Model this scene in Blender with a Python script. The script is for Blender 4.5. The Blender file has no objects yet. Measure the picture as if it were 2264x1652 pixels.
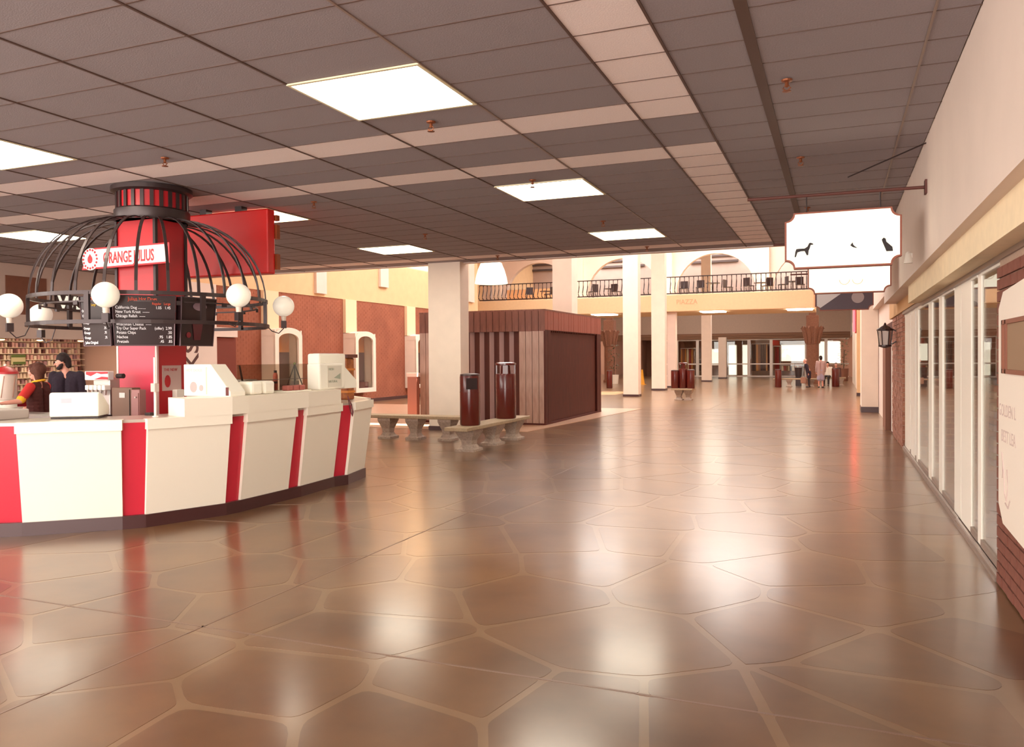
import bpy, bmesh, math, random
import numpy as np
from mathutils import Vector, Matrix, Euler
R = math.radians
rnd = random.Random(7)
S = bpy.context.scene
COL = S.collection

# ------------------------------------------------------------------ camera
W_, H_, F_ = 2264, 1652, 1763.4
YAW, PIT, ROL = R(22.11), R(.74), R(-.41)
cd = bpy.data.cameras.new('camera'); cam = bpy.data.objects.new('camera', cd); COL.objects.link(cam)
_fw = Vector((-math.sin(YAW)*math.cos(PIT), math.cos(YAW)*math.cos(PIT), -math.sin(PIT)))
_rt = Vector((math.cos(YAW), math.sin(YAW), 0)); _up = _rt.cross(_fw)
_r2 = _rt*math.cos(ROL)+_up*math.sin(ROL); _u2 = -_rt*math.sin(ROL)+_up*math.cos(ROL)
cam.matrix_world = Matrix(((_r2.x, _u2.x, -_fw.x, 0), (_r2.y, _u2.y, -_fw.y, 0), (_r2.z, _u2.z, -_fw.z, 1.7), (0, 0, 0, 1)))
cd.sensor_width = 36; cd.sensor_fit = 'HORIZONTAL'; cd.lens = F_/W_*36
cd.shift_y = (811.7-826)/W_
cd.clip_start = .05; cd.clip_end = 400
S.camera = cam
CAMP = Vector((0, 0, 1.7))
def px(p):
    d = Vector(p)-CAMP; k = d.dot(_fw)
    if k < .1: return (-9999, -9999, k)
    return (1132+F_*d.dot(_r2)/k, 811.7-F_*d.dot(_u2)/k, k)

# ------------------------------------------------------------------ world, sun, exposure
wd = bpy.data.worlds.new('world'); S.world = wd; wd.use_nodes = True
bg = wd.node_tree.nodes['Background']; bg.inputs[0].default_value = (1, .95, .88, 1); bg.inputs[1].default_value = 4.6
sl = bpy.data.lights.new('sun', 'SUN'); sl.energy = 14; sl.angle = R(.6); sl.color = (1, .95, .82)
sun = bpy.data.objects.new('sun', sl); COL.objects.link(sun)
SUND = Vector((-.45, -.2, -.87)).normalized()
sun.rotation_euler = SUND.to_track_quat('-Z', 'Y').to_euler()
vs = S.view_settings; vs.view_transform = 'Standard'; vs.look = 'None'; vs.gamma = 1; vs.use_curve_mapping = False
vs.exposure = 1.0
CEIL_L = 9.0        # radiance of the ceiling light panels
ATR_L = 4.4         # radiance of the added atrium fill panels

# ------------------------------------------------------------------ materials
def s2l(c):
    return tuple(((v/255)/12.92 if v/255 <= .04045 else ((v/255+.055)/1.055)**2.4) for v in c)
MC = {}
def mat(name, rgb, rough=.6, metal=0, emit=0, noise=0, nscale=8, bump=0, spec=.5, coat=0, stretch=None, rgb2=None, two=False):
    """rgb is sRGB 0-255"""
    if name in MC: return MC[name]
    m = bpy.data.materials.new(name); m.use_nodes = True; nt = m.node_tree; b = nt.nodes['Principled BSDF']
    c = s2l(rgb)+(1,)
    b.inputs['Base Color'].default_value = c; b.inputs['Roughness'].default_value = rough
    b.inputs['Metallic'].default_value = metal; b.inputs['Specular IOR Level'].default_value = spec
    if coat: b.inputs['Coat Weight'].default_value = coat; b.inputs['Coat Roughness'].default_value = .08
    if emit:
        b.inputs['Emission Color'].default_value = c; b.inputs['Emission Strength'].default_value = emit
    if noise or bump or rgb2:
        tc = nt.nodes.new('ShaderNodeTexCoord'); mp = nt.nodes.new('ShaderNodeMapping')
        if stretch: mp.inputs['Scale'].default_value = stretch
        nt.links.new(tc.outputs['Object'], mp.inputs['Vector'])
        n = nt.nodes.new('ShaderNodeTexNoise'); n.inputs['Scale'].default_value = nscale; n.inputs['Detail'].default_value = 6
        nt.links.new(mp.outputs[0], n.inputs['Vector'])
        if noise or rgb2:
            mx = nt.nodes.new('ShaderNodeMix'); mx.data_type = 'RGBA'
            c2 = s2l(rgb2)+(1,) if rgb2 else tuple(v*(1-noise) for v in c[:3])+(1,)
            c1 = c if rgb2 else tuple(min(1, v*(1+noise)) for v in c[:3])+(1,)
            mx.inputs[6].default_value = c2; mx.inputs[7].default_value = c1
            cr = nt.nodes.new('ShaderNodeMapRange'); cr.inputs[1].default_value = .3; cr.inputs[2].default_value = .7
            nt.links.new(n.outputs[0], cr.inputs[0]); nt.links.new(cr.outputs[0], mx.inputs[0])
            nt.links.new(mx.outputs[2], b.inputs['Base Color'])
        if bump:
            bp = nt.nodes.new('ShaderNodeBump'); bp.inputs['Strength'].default_value = bump; bp.inputs['Distance'].default_value = .01
            nt.links.new(n.outputs[0], bp.inputs['Height']); nt.links.new(bp.outputs[0], b.inputs['Normal'])
    MC[name] = m; return m
def glassmat(name, tint=(.93, .93, .9), gain=1.0, rough=.0):
    if name in MC: return MC[name]
    m = bpy.data.materials.new(name); m.use_nodes = True; nt = m.node_tree; nt.nodes.clear()
    o = nt.nodes.new('ShaderNodeOutputMaterial'); t = nt.nodes.new('ShaderNodeBsdfTransparent'); g = nt.nodes.new('ShaderNodeBsdfGlossy')
    t.inputs[0].default_value = tint+(1,); g.inputs['Roughness'].default_value = rough
    f = nt.nodes.new('ShaderNodeFresnel'); ge = nt.nodes.new('ShaderNodeNewGeometry'); ma = nt.nodes.new('ShaderNodeMapRange'); ma.inputs[3].default_value = 1.5; ma.inputs[4].default_value = 1/1.5
    nt.links.new(ge.outputs['Backfacing'], ma.inputs[0]); nt.links.new(ma.outputs[0], f.inputs[0]); mx = nt.nodes.new('ShaderNodeMixShader')
    nt.links.new(f.outputs[0], mx.inputs[0]); nt.links.new(t.outputs[0], mx.inputs[1]); nt.links.new(g.outputs[0], mx.inputs[2])
    nt.links.new(mx.outputs[0], o.inputs[0]); MC[name] = m; return m

def floormat(name, rgb, rgb2, rough):
    if name in MC: return MC[name]
    m = bpy.data.materials.new(name); m.use_nodes = True; nt = m.node_tree; b = nt.nodes['Principled BSDF']
    L = nt.links; N = nt.nodes.new
    tc = N('ShaderNodeTexCoord')
    gx = N('ShaderNodeNewGeometry')
    n1 = N('ShaderNodeTexNoise'); n1.inputs['Scale'].default_value = 1.3; n1.inputs['Detail'].default_value = 4; n1.inputs['Roughness'].default_value = .5
    L.new(gx.outputs['Position'], n1.inputs['Vector'])
    n2 = N('ShaderNodeTexNoise'); n2.inputs['Scale'].default_value = 14; n2.inputs['Detail'].default_value = 3
    L.new(gx.outputs['Position'], n2.inputs['Vector'])
    mr = N('ShaderNodeMapRange'); mr.inputs[1].default_value = .32; mr.inputs[2].default_value = .68; L.new(n1.outputs[0], mr.inputs[0])
    mx = N('ShaderNodeMix'); mx.data_type = 'RGBA'; mx.inputs[6].default_value = s2l(rgb2)+(1,); mx.inputs[7].default_value = s2l(rgb)+(1,)
    L.new(mr.outputs[0], mx.inputs[0])
    m2 = N('ShaderNodeMix'); m2.data_type = 'RGBA'; m2.blend_type = 'OVERLAY'; m2.inputs[0].default_value = .12
    L.new(mx.outputs[2], m2.inputs[6]); L.new(n2.outputs[0], m2.inputs[7]); L.new(mx.outputs[2], b.inputs['Base Color'])
    r = N('ShaderNodeMapRange'); r.inputs[3].default_value = rough; r.inputs[4].default_value = rough+.03; L.new(n1.outputs[0], r.inputs[0])
    L.new(r.outputs[0], b.inputs['Roughness'])
    n3 = N('ShaderNodeTexNoise'); n3.inputs['Scale'].default_value = 3.5; n3.inputs['Detail'].default_value = 2
    L.new(gx.outputs['Position'], n3.inputs['Vector'])
    bp = N('ShaderNodeBump'); bp.inputs['Strength'].default_value = .035; bp.inputs['Distance'].default_value = .02
    L.new(n3.outputs[0], bp.inputs['Height']); L.new(bp.outputs[0], b.inputs['Normal'])
    b.inputs['Specular IOR Level'].default_value = .4; b.inputs['Coat Weight'].default_value = .55; b.inputs['Coat Roughness'].default_value = .17; b.inputs['Coat IOR'].default_value = 1.45
    MC[name] = m; return m

WHITE = mat('painted_plaster_cream', (240, 222, 205), .75, noise=.03, nscale=3)
WALLW = mat('painted_wall_pinkish_white', (226, 205, 192), .8, noise=.03, nscale=2)
MAUVE = mat('painted_wall_mauve_beige', (196, 172, 160), .85, noise=.05, nscale=2)
YELLOW = mat('painted_wall_apricot', (226, 186, 142), .85, noise=.04, nscale=3)
FASC = mat('fascia_apricot', (244, 212, 170), .8, noise=.03)
BEIGE = mat('fascia_beige', (240, 216, 180), .7, noise=.05)
TILED = mat('ceiling_tile_charcoal', (152, 141, 144), .95, noise=.08, nscale=90, bump=.2)
TILEL = mat('ceiling_tile_pale', (244, 228, 224), .95, noise=.05, nscale=90, bump=.2)
TBAR = mat('ceiling_bar_brown', (92, 68, 60), .6)
TBARL = mat('ceiling_bar_pale', (140, 118, 108), .5)
BRASS = mat('brass_oxidised', (140, 80, 50), .4, metal=.6)
DARKIRON = mat('iron_dark_brown', (62, 48, 48), .38, metal=.4)
RED = mat('laminate_red', (190, 26, 36), .35)
REDP = mat('laminate_pink_red', (200, 40, 60), .3)
CREAM = mat('laminate_cream', (247, 236, 220), .4)
CREAMD = mat('laminate_cream_edge', (235, 220, 205), .4)
PLINTH = mat('plinth_dark_maroon', (70, 38, 38), .3)
BLACKP = mat('acrylic_black', (42, 24, 26), .25)
TXTW = mat('letters_white', (225, 215, 215), .5, emit=.25)
TXTO = mat('letters_orange', (210, 70, 35), .5, emit=.2)
TXTR = mat('letters_red', (190, 30, 40), .5)
GLOBE = mat('globe_opal_white', (246, 236, 218), .25, emit=.16)
WOOD = mat('wood_plank_brown', (138, 88, 74), .5, spec=.35, rgb2=(112, 66, 54), nscale=5, stretch=(6, 6, .6), bump=.1)
WOODR = mat('wood_door_dark', (92, 40, 30), .6, spec=.25, rgb2=(72, 28, 22), nscale=5, stretch=(6, 6, .5))
WOODL = mat('wood_weathered', (186, 152, 136), .4, rgb2=(160, 120, 106), nscale=5, stretch=(6, 6, .5), bump=.1)
MAROON = mat('enamel_maroon', (92, 24, 18), .22, spec=.7)
STONE = mat('cast_stone', (176, 156, 142), .85, noise=.18, nscale=30, bump=.4)
STONED = mat('carved_stone_brown', (140, 96, 76), .85, noise=.2, nscale=20, bump=.4)
SLABT = mat('bench_slab', (172, 148, 120), .7, noise=.12, nscale=30, bump=.2)
BRICKO = mat('brick_orange', (166, 98, 72), .9, rgb2=(144, 82, 60), nscale=1.2, bump=.3)
BRICKD = mat('brick_brown', (124, 70, 56), .85, noise=.15, nscale=9, bump=.3)
BRICKP = mat('brick_pinkish', (178, 122, 98), .85, rgb2=(140, 84, 66), nscale=9, bump=.3)
MORTAR = mat('mortar_grey', (170, 142, 124), .9, noise=.1, nscale=40)
ALU = mat('white_enamel_aluminium', (250, 240, 228), .35)
STEEL = mat('brushed_steel', (190, 178, 172), .35, metal=.7)
TRACK = mat('door_track_aluminium', (150, 130, 118), .4, metal=.6)
BLACK = mat('rubber_black', (48, 32, 32), .5)
PAPER = mat('paper_white', (252, 246, 232), .7)
SKIN = mat('skin_light', (226, 160, 140), .6)
HAIRB = mat('hair_brown', (88, 46, 32), .8, noise=.2, nscale=60)
HAIRD = mat('hair_dark', (40, 22, 22), .8, noise=.2, nscale=60)
NAVY = mat('cloth_navy', (48, 34, 48), .9, noise=.15, nscale=40)
VEST = mat('cloth_brown_vest', (76, 30, 26), .9, noise=.12, nscale=40)
SLEEVER = mat('cloth_red_sleeve', (198, 44, 40), .85)
CUFFY = mat('cloth_yellow_trim', (236, 176, 40), .85)
DIFF = mat('light_diffuser', (255, 248, 228), .5, emit=CEIL_L)
SIGNLIT = mat('backlit_acrylic', (255, 251, 230), .4, emit=.4)
WINLIT = mat('daylit_window_pane', (255, 250, 232), .4, emit=.6)
NEON = mat('neon_red', (255, 40, 44), .4, emit=7)
WARMLIT = mat('warm_lamp_lens', (255, 190, 120), .4, emit=4)
GLASS = glassmat('shop_window_glass')
GLASSG = glassmat('sneeze_guard_glass', (.74, .72, .66))

# ------------------------------------------------------------------ builders
class MB:
    def __init__(s): s.b = bmesh.new()
    def box(s, x0, x1, y0, y1, z0, z1, rot=0, piv=None):
        vs_ = [Vector((x, y, z)) for x in (x0, x1) for y in (y0, y1) for z in (z0, z1)]
        if rot:
            p = Vector(piv if piv else ((x0+x1)/2, (y0+y1)/2, 0)); M = Matrix.Rotation(rot, 3, 'Z')
            vs_ = [p+M@(v-p) for v in vs_]
        v = [s.b.verts.new(q) for q in vs_]
        for f in ((0, 1, 3, 2), (4, 6, 7, 5), (0, 4, 5, 1), (2, 3, 7, 6), (0, 2, 6, 4), (1, 5, 7, 3)): s.b.faces.new([v[i] for i in f])
        return s
    def prism(s, pts, d):
        """pts: 3d polygon, extruded by vector d"""
        d = Vector(d); a = [s.b.verts.new(Vector(p)) for p in pts]; c = [s.b.verts.new(Vector(p)+d) for p in pts]; n = len(pts)
        s.b.faces.new(a[::-1]); s.b.faces.new(c)
        for i in range(n): s.b.faces.new((a[i], a[(i+1) % n], c[(i+1) % n], c[i]))
        return s
    def loft(s, A, B, cap=True):
        a = [s.b.verts.new(Vector(p)) for p in A]; c = [s.b.verts.new(Vector(p)) for p in B]; n = len(A)
        if cap: s.b.faces.new(a[::-1]); s.b.faces.new(c)
        for i in range(n): s.b.faces.new((a[i], a[(i+1) % n], c[(i+1) % n], c[i]))
        return s
    def lathe(s, prof, c, n=24, ax='z'):
        c = Vector(c); rings = []
        for r, z in prof:
            ring = []
            for k in range(n):
                a = 2*math.pi*k/n; q = (r*math.cos(a), r*math.sin(a), z)
                if ax == 'y': q = (q[0], q[2], q[1])
                if ax == 'x': q = (q[2], q[0], q[1])
                ring.append(s.b.verts.new(c+Vector(q)))
            rings.append(ring)
        for i in range(len(rings)-1):
            for k in range(n): s.b.faces.new((rings[i][k], rings[i][(k+1) % n], rings[i+1][(k+1) % n], rings[i+1][k]))
        s.b.faces.new(rings[0][::-1]); s.b.faces.new(rings[-1]); return s
    def tube(s, pts, r, n=8, closed=False, flat=None):
        pts = [Vector(p) for p in pts]; N = len(pts); rings = []
        rr = r if isinstance(r, (list, tuple)) else [r]*N
        for i, p in enumerate(pts):
            if closed: t = pts[(i+1) % N]-pts[i-1]
            else: t = pts[min(i+1, N-1)]-pts[max(i-1, 0)]
            t.normalize(); u = t.cross(Vector((0, 0, 1)))
            if u.length < .05: u = t.cross(Vector((0, 1, 0)))
            u.normalize(); w = u.cross(t).normalized()
            fu, fw_ = flat if flat else (1, 1)
            rings.append([s.b.verts.new(p+u*(math.cos(2*math.pi*(k+.5)/n)*rr[i]*fu)+w*(math.sin(2*math.pi*(k+.5)/n)*rr[i]*fw_)) for k in range(n)])
        M = N if closed else N-1
        for i in range(M):
            a, c = rings[i], rings[(i+1) % N]
            for k in range(n): s.b.faces.new((a[k], a[(k+1) % n], c[(k+1) % n], c[k]))
        if not closed: s.b.faces.new(rings[0][::-1]); s.b.faces.new(rings[-1])
        return s
    def sphere(s, c, r, n=20, m=12, sz=1):
        prof = [(max(1e-4, r*math.sin(math.pi*i/m)), -r*sz*math.cos(math.pi*i/m)) for i in range(m+1)]
        return s.lathe(prof, c, n)
    def make(s, name, m, parent=None, smooth=False, bevel=0, mats=None):
        bmesh.ops.recalc_face_normals(s.b, faces=s.b.faces)
        if bevel: bmesh.ops.bevel(s.b, geom=list(s.b.edges), offset=bevel, segments=2, affect='EDGES', profile=.5, clamp_overlap=True)
        me = bpy.data.meshes.new(name); s.b.to_mesh(me); s.b.free()
        me.materials.append(m)
        if smooth:
            for p in me.polygons: p.use_smooth = True
            me.set_sharp_from_angle(angle=R(40))
        o = bpy.data.objects.new(name, me); COL.objects.link(o)
        if parent: 
            o.parent = parent; o.matrix_parent_inverse = Matrix.Translation(-parent.location) if parent.type == 'EMPTY' else Matrix.Identity(4)
        return o
def thing(name, label, cat, loc=(0, 0, 0), group=None):
    o = bpy.data.objects.new(name, None); COL.objects.link(o); o.location = loc; o.empty_display_size = .1
    o['label'] = label; o['category'] = cat
    if group: o['group'] = group
    return o
def tag(o, label, cat, group=None):
    o['label'] = label; o['category'] = cat
    if group: o['group'] = group
    return o
def struct(o, label=None, cat=None):
    o['kind'] = 'structure'
    if label: o['label'] = label; o['category'] = cat
    return o
def stuff(o): o['kind'] = 'stuff'; return o
def text(s, size, loc, xdir, updir, m, parent=None, name='lettering', ext=.003, align='LEFT', bold=0, sx=1.0, glyph=None):
    cu = bpy.data.curves.new(name, 'FONT'); cu.body = s; cu.size = size; cu.extrude = ext; cu.align_x = align; cu.offset = bold
    cu.resolution_u = 3
    t = bpy.data.objects.new(name, cu); COL.objects.link(t)
    dg = bpy.context.evaluated_depsgraph_get(); dg.update()
    me = bpy.data.meshes.new_from_object(t.evaluated_get(dg)); bpy.data.objects.remove(t); bpy.data.curves.remove(cu)
    me.materials.clear(); me.materials.append(m); me.name = name
    x = Vector(xdir).normalized(); u = Vector(updir).normalized(); n = x.cross(u)
    M = Matrix(((x.x*sx, u.x, n.x, loc[0]), (x.y*sx, u.y, n.y, loc[1]), (x.z*sx, u.z, n.z, loc[2]), (0, 0, 0, 1)))
    me.transform(M)
    o = bpy.data.objects.new(name, me); COL.objects.link(o)
    if parent:
        o.parent = parent; o.matrix_parent_inverse = Matrix.Translation(-parent.location) if parent.type == 'EMPTY' else Matrix.Identity(4)
    return o
def bxo(name, m, parent, *a, **k):
    bev = k.pop('bevel', 0); return MB().box(*a, **k).make(name, m, parent, bevel=bev)
def copy_tree(o, parent=None):
    c = o.copy(); COL.objects.link(c)
    if parent: c.parent = parent; c.matrix_parent_inverse = o.matrix_parent_inverse.copy()
    for ch in list(o.children): copy_tree(ch, c)
    return c

# ================================================================== FLOOR
YN, YF = -4.0, 66.0
XL, XR = -21.0, 1.12
fl = MB().box(XL-4, XR+7, YN, YF+12, -.2, -.0012).make('floor', floormat('floor_joint_matrix', (136, 104, 74), (118, 88, 61), .29))
struct(fl)
STM = [floormat('flagstone_a', (124, 88, 57), (96, 64, 41), .277), floormat('flagstone_b', (120, 84, 55), (92, 61, 39), .28), floormat('flagstone_c', (126, 90, 59), (100, 68, 44), .277)]
seeds = [(-2.66, 2.72), (-1.91, 3.2), (-1.14, 3.55), (-0.52, 3.69), (0.0, 3.85), (-2.71, 3.33), (-1.81, 3.67), (-1.26, 4.66), (-0.26, 5.26), (0.33, 4.89), (0.31, 4.29), (-1.04, 5.85), (-0.26, 6.65), (0.09, 5.88), (-1.87, 6.1), (-2.05, 5.35), (-0.94, 7.31), (-1.76, 7.29), (0.37, 7.71), (0.67, 6.75), (-2.81, 4.24), (-3.79, 3.3), (-3.27, 2.67), (-4.39, 4.98), (-2.89, 4.8), (0.73, 5.26), (-2.35, 7.07), (-3.26, 6.54)]
tries = 0
while tries < 9000:
    tries += 1
    p = (rnd.uniform(-14, 1.3), rnd.uniform(.8, 27))
    if -11.2 < p[0] < -6.6 and 5.6 < p[1] < 10.4: continue
    if p[0] < -5.9 and p[1] > 17: continue
    dmin = .8 if p[1] < 12 else .95
    if all((p[0]-q[0])**2+(p[1]-q[1])**2 > dmin*dmin for q in seeds): seeds.append(p)
def clip(poly, nx, ny, c):
    out = []
    for i in range(len(poly)):
        a, b = poly[i], poly[(i+1) % len(poly)]
        da, db = nx*a[0]+ny*a[1]-c, nx*b[0]+ny*b[1]-c
        if da <= 0: out.append(a)
        if da*db < 0: t = da/(da-db); out.append((a[0]+t*(b[0]-a[0]), a[1]+t*(b[1]-a[1])))
    return out
arr = np.array(seeds); cells = []
for i, s_ in enumerate(seeds):
    if not (s_[0] < 1.05 and 1.4 < s_[1] < 26): continue
    poly = [(s_[0]-1.6, s_[1]-1.6), (s_[0]+1.6, s_[1]-1.6), (s_[0]+1.6, s_[1]+1.6), (s_[0]-1.6, s_[1]+1.6)]
    d2 = ((arr-arr[i])**2).sum(1); J = .017+.014*rnd.random()
    for j in np.argsort(d2)[1:26]:
        nx, ny = arr[j]-arr[i]; L = math.hypot(nx, ny); nx /= L; ny /= L
        mx_ = (arr[i]+arr[j])/2; poly = clip(poly, nx, ny, nx*mx_[0]+ny*mx_[1]-J)
        if len(poly) < 3: break
    poly = clip(poly, 1, 0, 1.095)
    if s_[0] < -5.7 and s_[1] > 15.5: poly = clip(poly, 0, 1, 16.6)
    parts_ = [poly]
    for ax, v in ((0, -3.73), (1, 3.93)):                      # sawn control joints cut the stones
        nw = []
        for q in parts_:
            if len(q) < 3: continue
            nx, ny = (1, 0) if ax == 0 else (0, 1)
            nw += [clip(q, nx, ny, v-.006), clip(q, -nx, -ny, -(v+.006))]
        parts_ = [q for q in nw if len(q) > 2]
    for poly in parts_:
        for _ in range(2):                                     # round the corners
            q = []
            for k in range(len(poly)):
                a, b = poly[k], poly[(k+1) % len(poly)]; L = math.hypot(b[0]-a[0], b[1]-a[1]); t = min(.25, (.05 if len(parts_) == 1 else .02)/(L+1e-6))
                q += [(a[0]+t*(b[0]-a[0]), a[1]+t*(b[1]-a[1])), (b[0]-t*(b[0]-a[0]), b[1]-t*(b[1]-a[1]))]
            poly = q
        cells.append(((sum(p[0] for p in poly)/len(poly), sum(p[1] for p in poly)/len(poly)), poly))
cells.sort(key=lambda c: math.hypot(*c[0]))
rest = MB(); nst = 0
for s_, poly in cells:
    x, y, k = px((s_[0], s_[1], 0)); vis = -250 < x < 2500 and k > 0 and y < 2000
    pts = [(q[0], q[1], -.006) for q in poly]
    if vis and nst < 290:
        o = MB().prism(pts, (0, 0, .006)).make('flagstone', STM[rnd.randrange(3)], fl); nst += 1
    else: rest.prism(pts, (0, 0, .006))
o = rest.make('distant_flagstones', STM[1], fl); stuff(o)
# floor saw joints
for a in ((-3.738, -3.722, .5, 60, -.001, .0012), (-11, 1.1, 3.922, 3.938, -.001, .0012)):
    struct(MB().box(*a).make('trim_1', mat('joint_strip', (120, 92, 78), .4)))
# carpeted pad under the wooden kiosk
pad = MB().prism([(-16.6, 16.75, 0), (-6.45, 16.75, 0), (-5.75, 25.2, 0), (-16.6, 25.2, 0)], (0, 0, .008)).make('trim_2', mat('pad_tan_tile', (190, 152, 126), .3, noise=.08)); struct(pad)

# ================================================================== CEILING
xl = [-17.29+1.2*k for k in range(0, 14)]      # ... -5.29,-4.09,-2.89,-1.69
xl = [-1.68-1.2*k for k in range(14, -1, -1)]+[-1.13, -.55, .59, .86]
Y0, DY = 4.227, .524
ce = MB().box(-18.6, .9, YN, 16.82, 3.93, 4.0).make('ceiling', TBAR); struct(ce)
lights_cols = []
def is_light(i, j):
    xm = (xl[i]+xl[i+1])/2
    return any(abs(xm-c) < .3 for c in (-3.48, -8.28, -13.08)) and (j in (2, 3, 10, 11, 18, 19, -6, -5))
def pale(i, j):
    xm = (xl[i]+xl[i+1])/2
    if -1.68 < xm < -1.13: return j <= 5 or 8 <= j <= 22
    if xm < -1.68: return j in (5, 8, 22)
    return False
tiles = []
for i in range(len(xl)-1):
    for j in range(-16, 24):
        if is_light(i, j): continue
        tiles.append((i, j))
def tkey(t):
    i, j = t; xm = (xl[i]+xl[i+1])/2; ym = Y0+(j+.5)*DY; x, y, k = px((xm, ym, 3.9))
    vis = -150 < x < 2400 and y > -80 and k > 0
    return (0 if vis else 1, math.hypot(xm, ym))
tiles.sort(key=tkey); restd, restp = MB(), MB(); nt_ = 0; tmesh = {}
for i, j in tiles:
    w = xl[i+1]-xl[i]; p = pale(i, j)
    if nt_ < 295 and tkey((i, j))[0] == 0:
        key = (round(w, 3), p)
        if key not in tmesh:
            o = MB().box(-w/2+.008, w/2-.008, -DY/2+.003, DY/2-.003, 0, .03).make('ceiling_tile', TILEL if p else TILED, ce); tmesh[key] = o
        else:
            o = tmesh[key].copy(); COL.objects.link(o)
        o.location = ((xl[i]+xl[i+1])/2, Y0+(j+.5)*DY, 3.902); nt_ += 1
    else:
        (restp if p else restd).box(xl[i]+.008, xl[i+1]-.008, Y0+j*DY+.006, Y0+(j+1)*DY-.006, 3.902, 3.93)
stuff(restd.make('distant_dark_tiles', TILED, ce)); stuff(restp.make('distant_pale_tiles', TILEL, ce))
for n_, x in enumerate(xl[:-1]):
    w = .009 if abs(x+.55) > .01 else .04
    if n_ > 0: MB().box(x-w, x+w, YN, 16.8, 3.893, 3.903).make('runner_bar', TBARL if n_ in (13, 17) else TBAR, ce)
cross = MB()
for j in range(-15, 24): cross.box(-18.4, .86, Y0+j*DY-.004, Y0+j*DY+.004, 3.898, 3.903)
stuff(cross.make('cross_bars', TBAR, ce))
# far edge bulkhead of the low ceiling
struct(MB().box(-18.6, .9, 16.8, 16.95, 3.88, 9.6).make('wall_upper', WALLW))
# light panels
LN = {(-3.48, 2): 'large bright ceiling light panel nearest the camera, over the open floor',
      (-3.48, 10): 'ceiling light panel just beyond the second pale tile band, over the hall',
      (-3.48, 18): 'farthest ceiling light panel in the column nearest the hanging animal sign',
      (-8.28, 2): 'ceiling light panel at the left edge before the first pale tile band',
      (-8.28, 10): 'ceiling light panel half hidden behind the red hanging board',
      (-8.28, 18): 'ceiling light panel close to the low ceiling edge above the apricot wall',
      (-13.08, 2): 'left-hand ceiling light panel outside the picture', (-13.08, 10): 'ceiling light panel behind the left side of the iron dome',
      (-13.08, 18): 'ceiling light panel beyond the dome at far left', (-3.48, -6): 'ceiling light panel behind the camera over the hall',
      (-8.28, -6): 'ceiling light panel behind the camera to the left', (-13.08, -6): 'ceiling light panel behind the camera at far left'}
for (xc, j), lab in LN.items():
    y0, y1 = Y0+j*DY, Y0+(j+2)*DY
    t = thing('ceiling_light', lab, 'ceiling light', (xc, (y0+y1)/2, 3.9), 'fluorescent ceiling panels')
    fr = MB(); x0, x1 = xc-.6, xc+.6
    fr.box(x0, x1, y0, y0+.03, 3.885, 3.93); fr.box(x0, x1, y1-.03, y1, 3.885, 3.93); fr.box(x0, x0+.025, y0+.03, y1-.03, 3.885, 3.93); fr.box(x1-.025, x1, y0+.03, y1-.03, 3.885, 3.93)
    fr.make('frame', mat('fixture_frame', (235, 225, 190), .5), t)
    ym = (y0+y1)/2
    for a, b in ((y0+.03, ym-.006), (ym+.006, y1-.03)): MB().box(x0+.025, x1-.025, a, b, 3.893, 3.915).make('diffuser', DIFF, t)
# sprinklers
SPR = [(-3.49, 6.63, 'brass sprinkler head beside the largest ceiling light panel'), (-6.77, 6.66, 'brass sprinkler head between the first pale band and the left light panel'),
       (-6.78, 9.35, 'brass sprinkler head right of the red hanging board'), (-.36, 6.76, 'brass sprinkler head on the right-hand dark tiles nearest the camera'),
       (-.36, 9.46, 'brass sprinkler head above the end of the hanging sign pipe'), (-.39, 12.71, 'brass sprinkler head just above the animal sign'),
       (-3.49, 9.31, 'brass sprinkler head at the near edge of the middle light panel'), (-3.5, 12.59, 'brass sprinkler head between the middle and far light panels'),
       (-6.77, 12.6, 'brass sprinkler head above the small far-left light panel'), (-6.8, 15.95, 'brass sprinkler head on the last pale band above the glowing white bell'),
       (-3.52, 15.92, 'brass sprinkler head on the last pale band right of the glowing bell')]
sp0 = None
for x, y, lab in SPR:
    if sp0 is None:
        sp0 = t = thing('sprinkler_head', lab, 'sprinkler', (x, y, 3.9), 'ceiling sprinkler heads')
        MB().lathe([(.045, .0), (.04, -.012), (.015, -.02)], (x, y, 3.895), 14).make('escutcheon', BRASS, t)
        MB().lathe([(.014, 0), (.016, -.03), (.008, -.04)], (x, y, 3.875), 10).make('nozzle', BRASS, t)
        m_ = MB()
        for sgn in (-1, 1): m_.tube([(x+sgn*.014, y, 3.85), (x+sgn*.03, y, 3.83), (x, y, 3.805)], .005, 6)
        m_.make('yoke', BRASS, t)
        MB().lathe([(.034, 0), (.034, -.004), (.01, -.008)], (x, y, 3.806), 14).make('deflector', BRASS, t)
    else:
        t = copy_tree(sp0); t.location = (x, y, 3.9); t['label'] = lab

# ================================================================== ATRIUM SHELL
TOP = 9.6
rf = MB()
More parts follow.
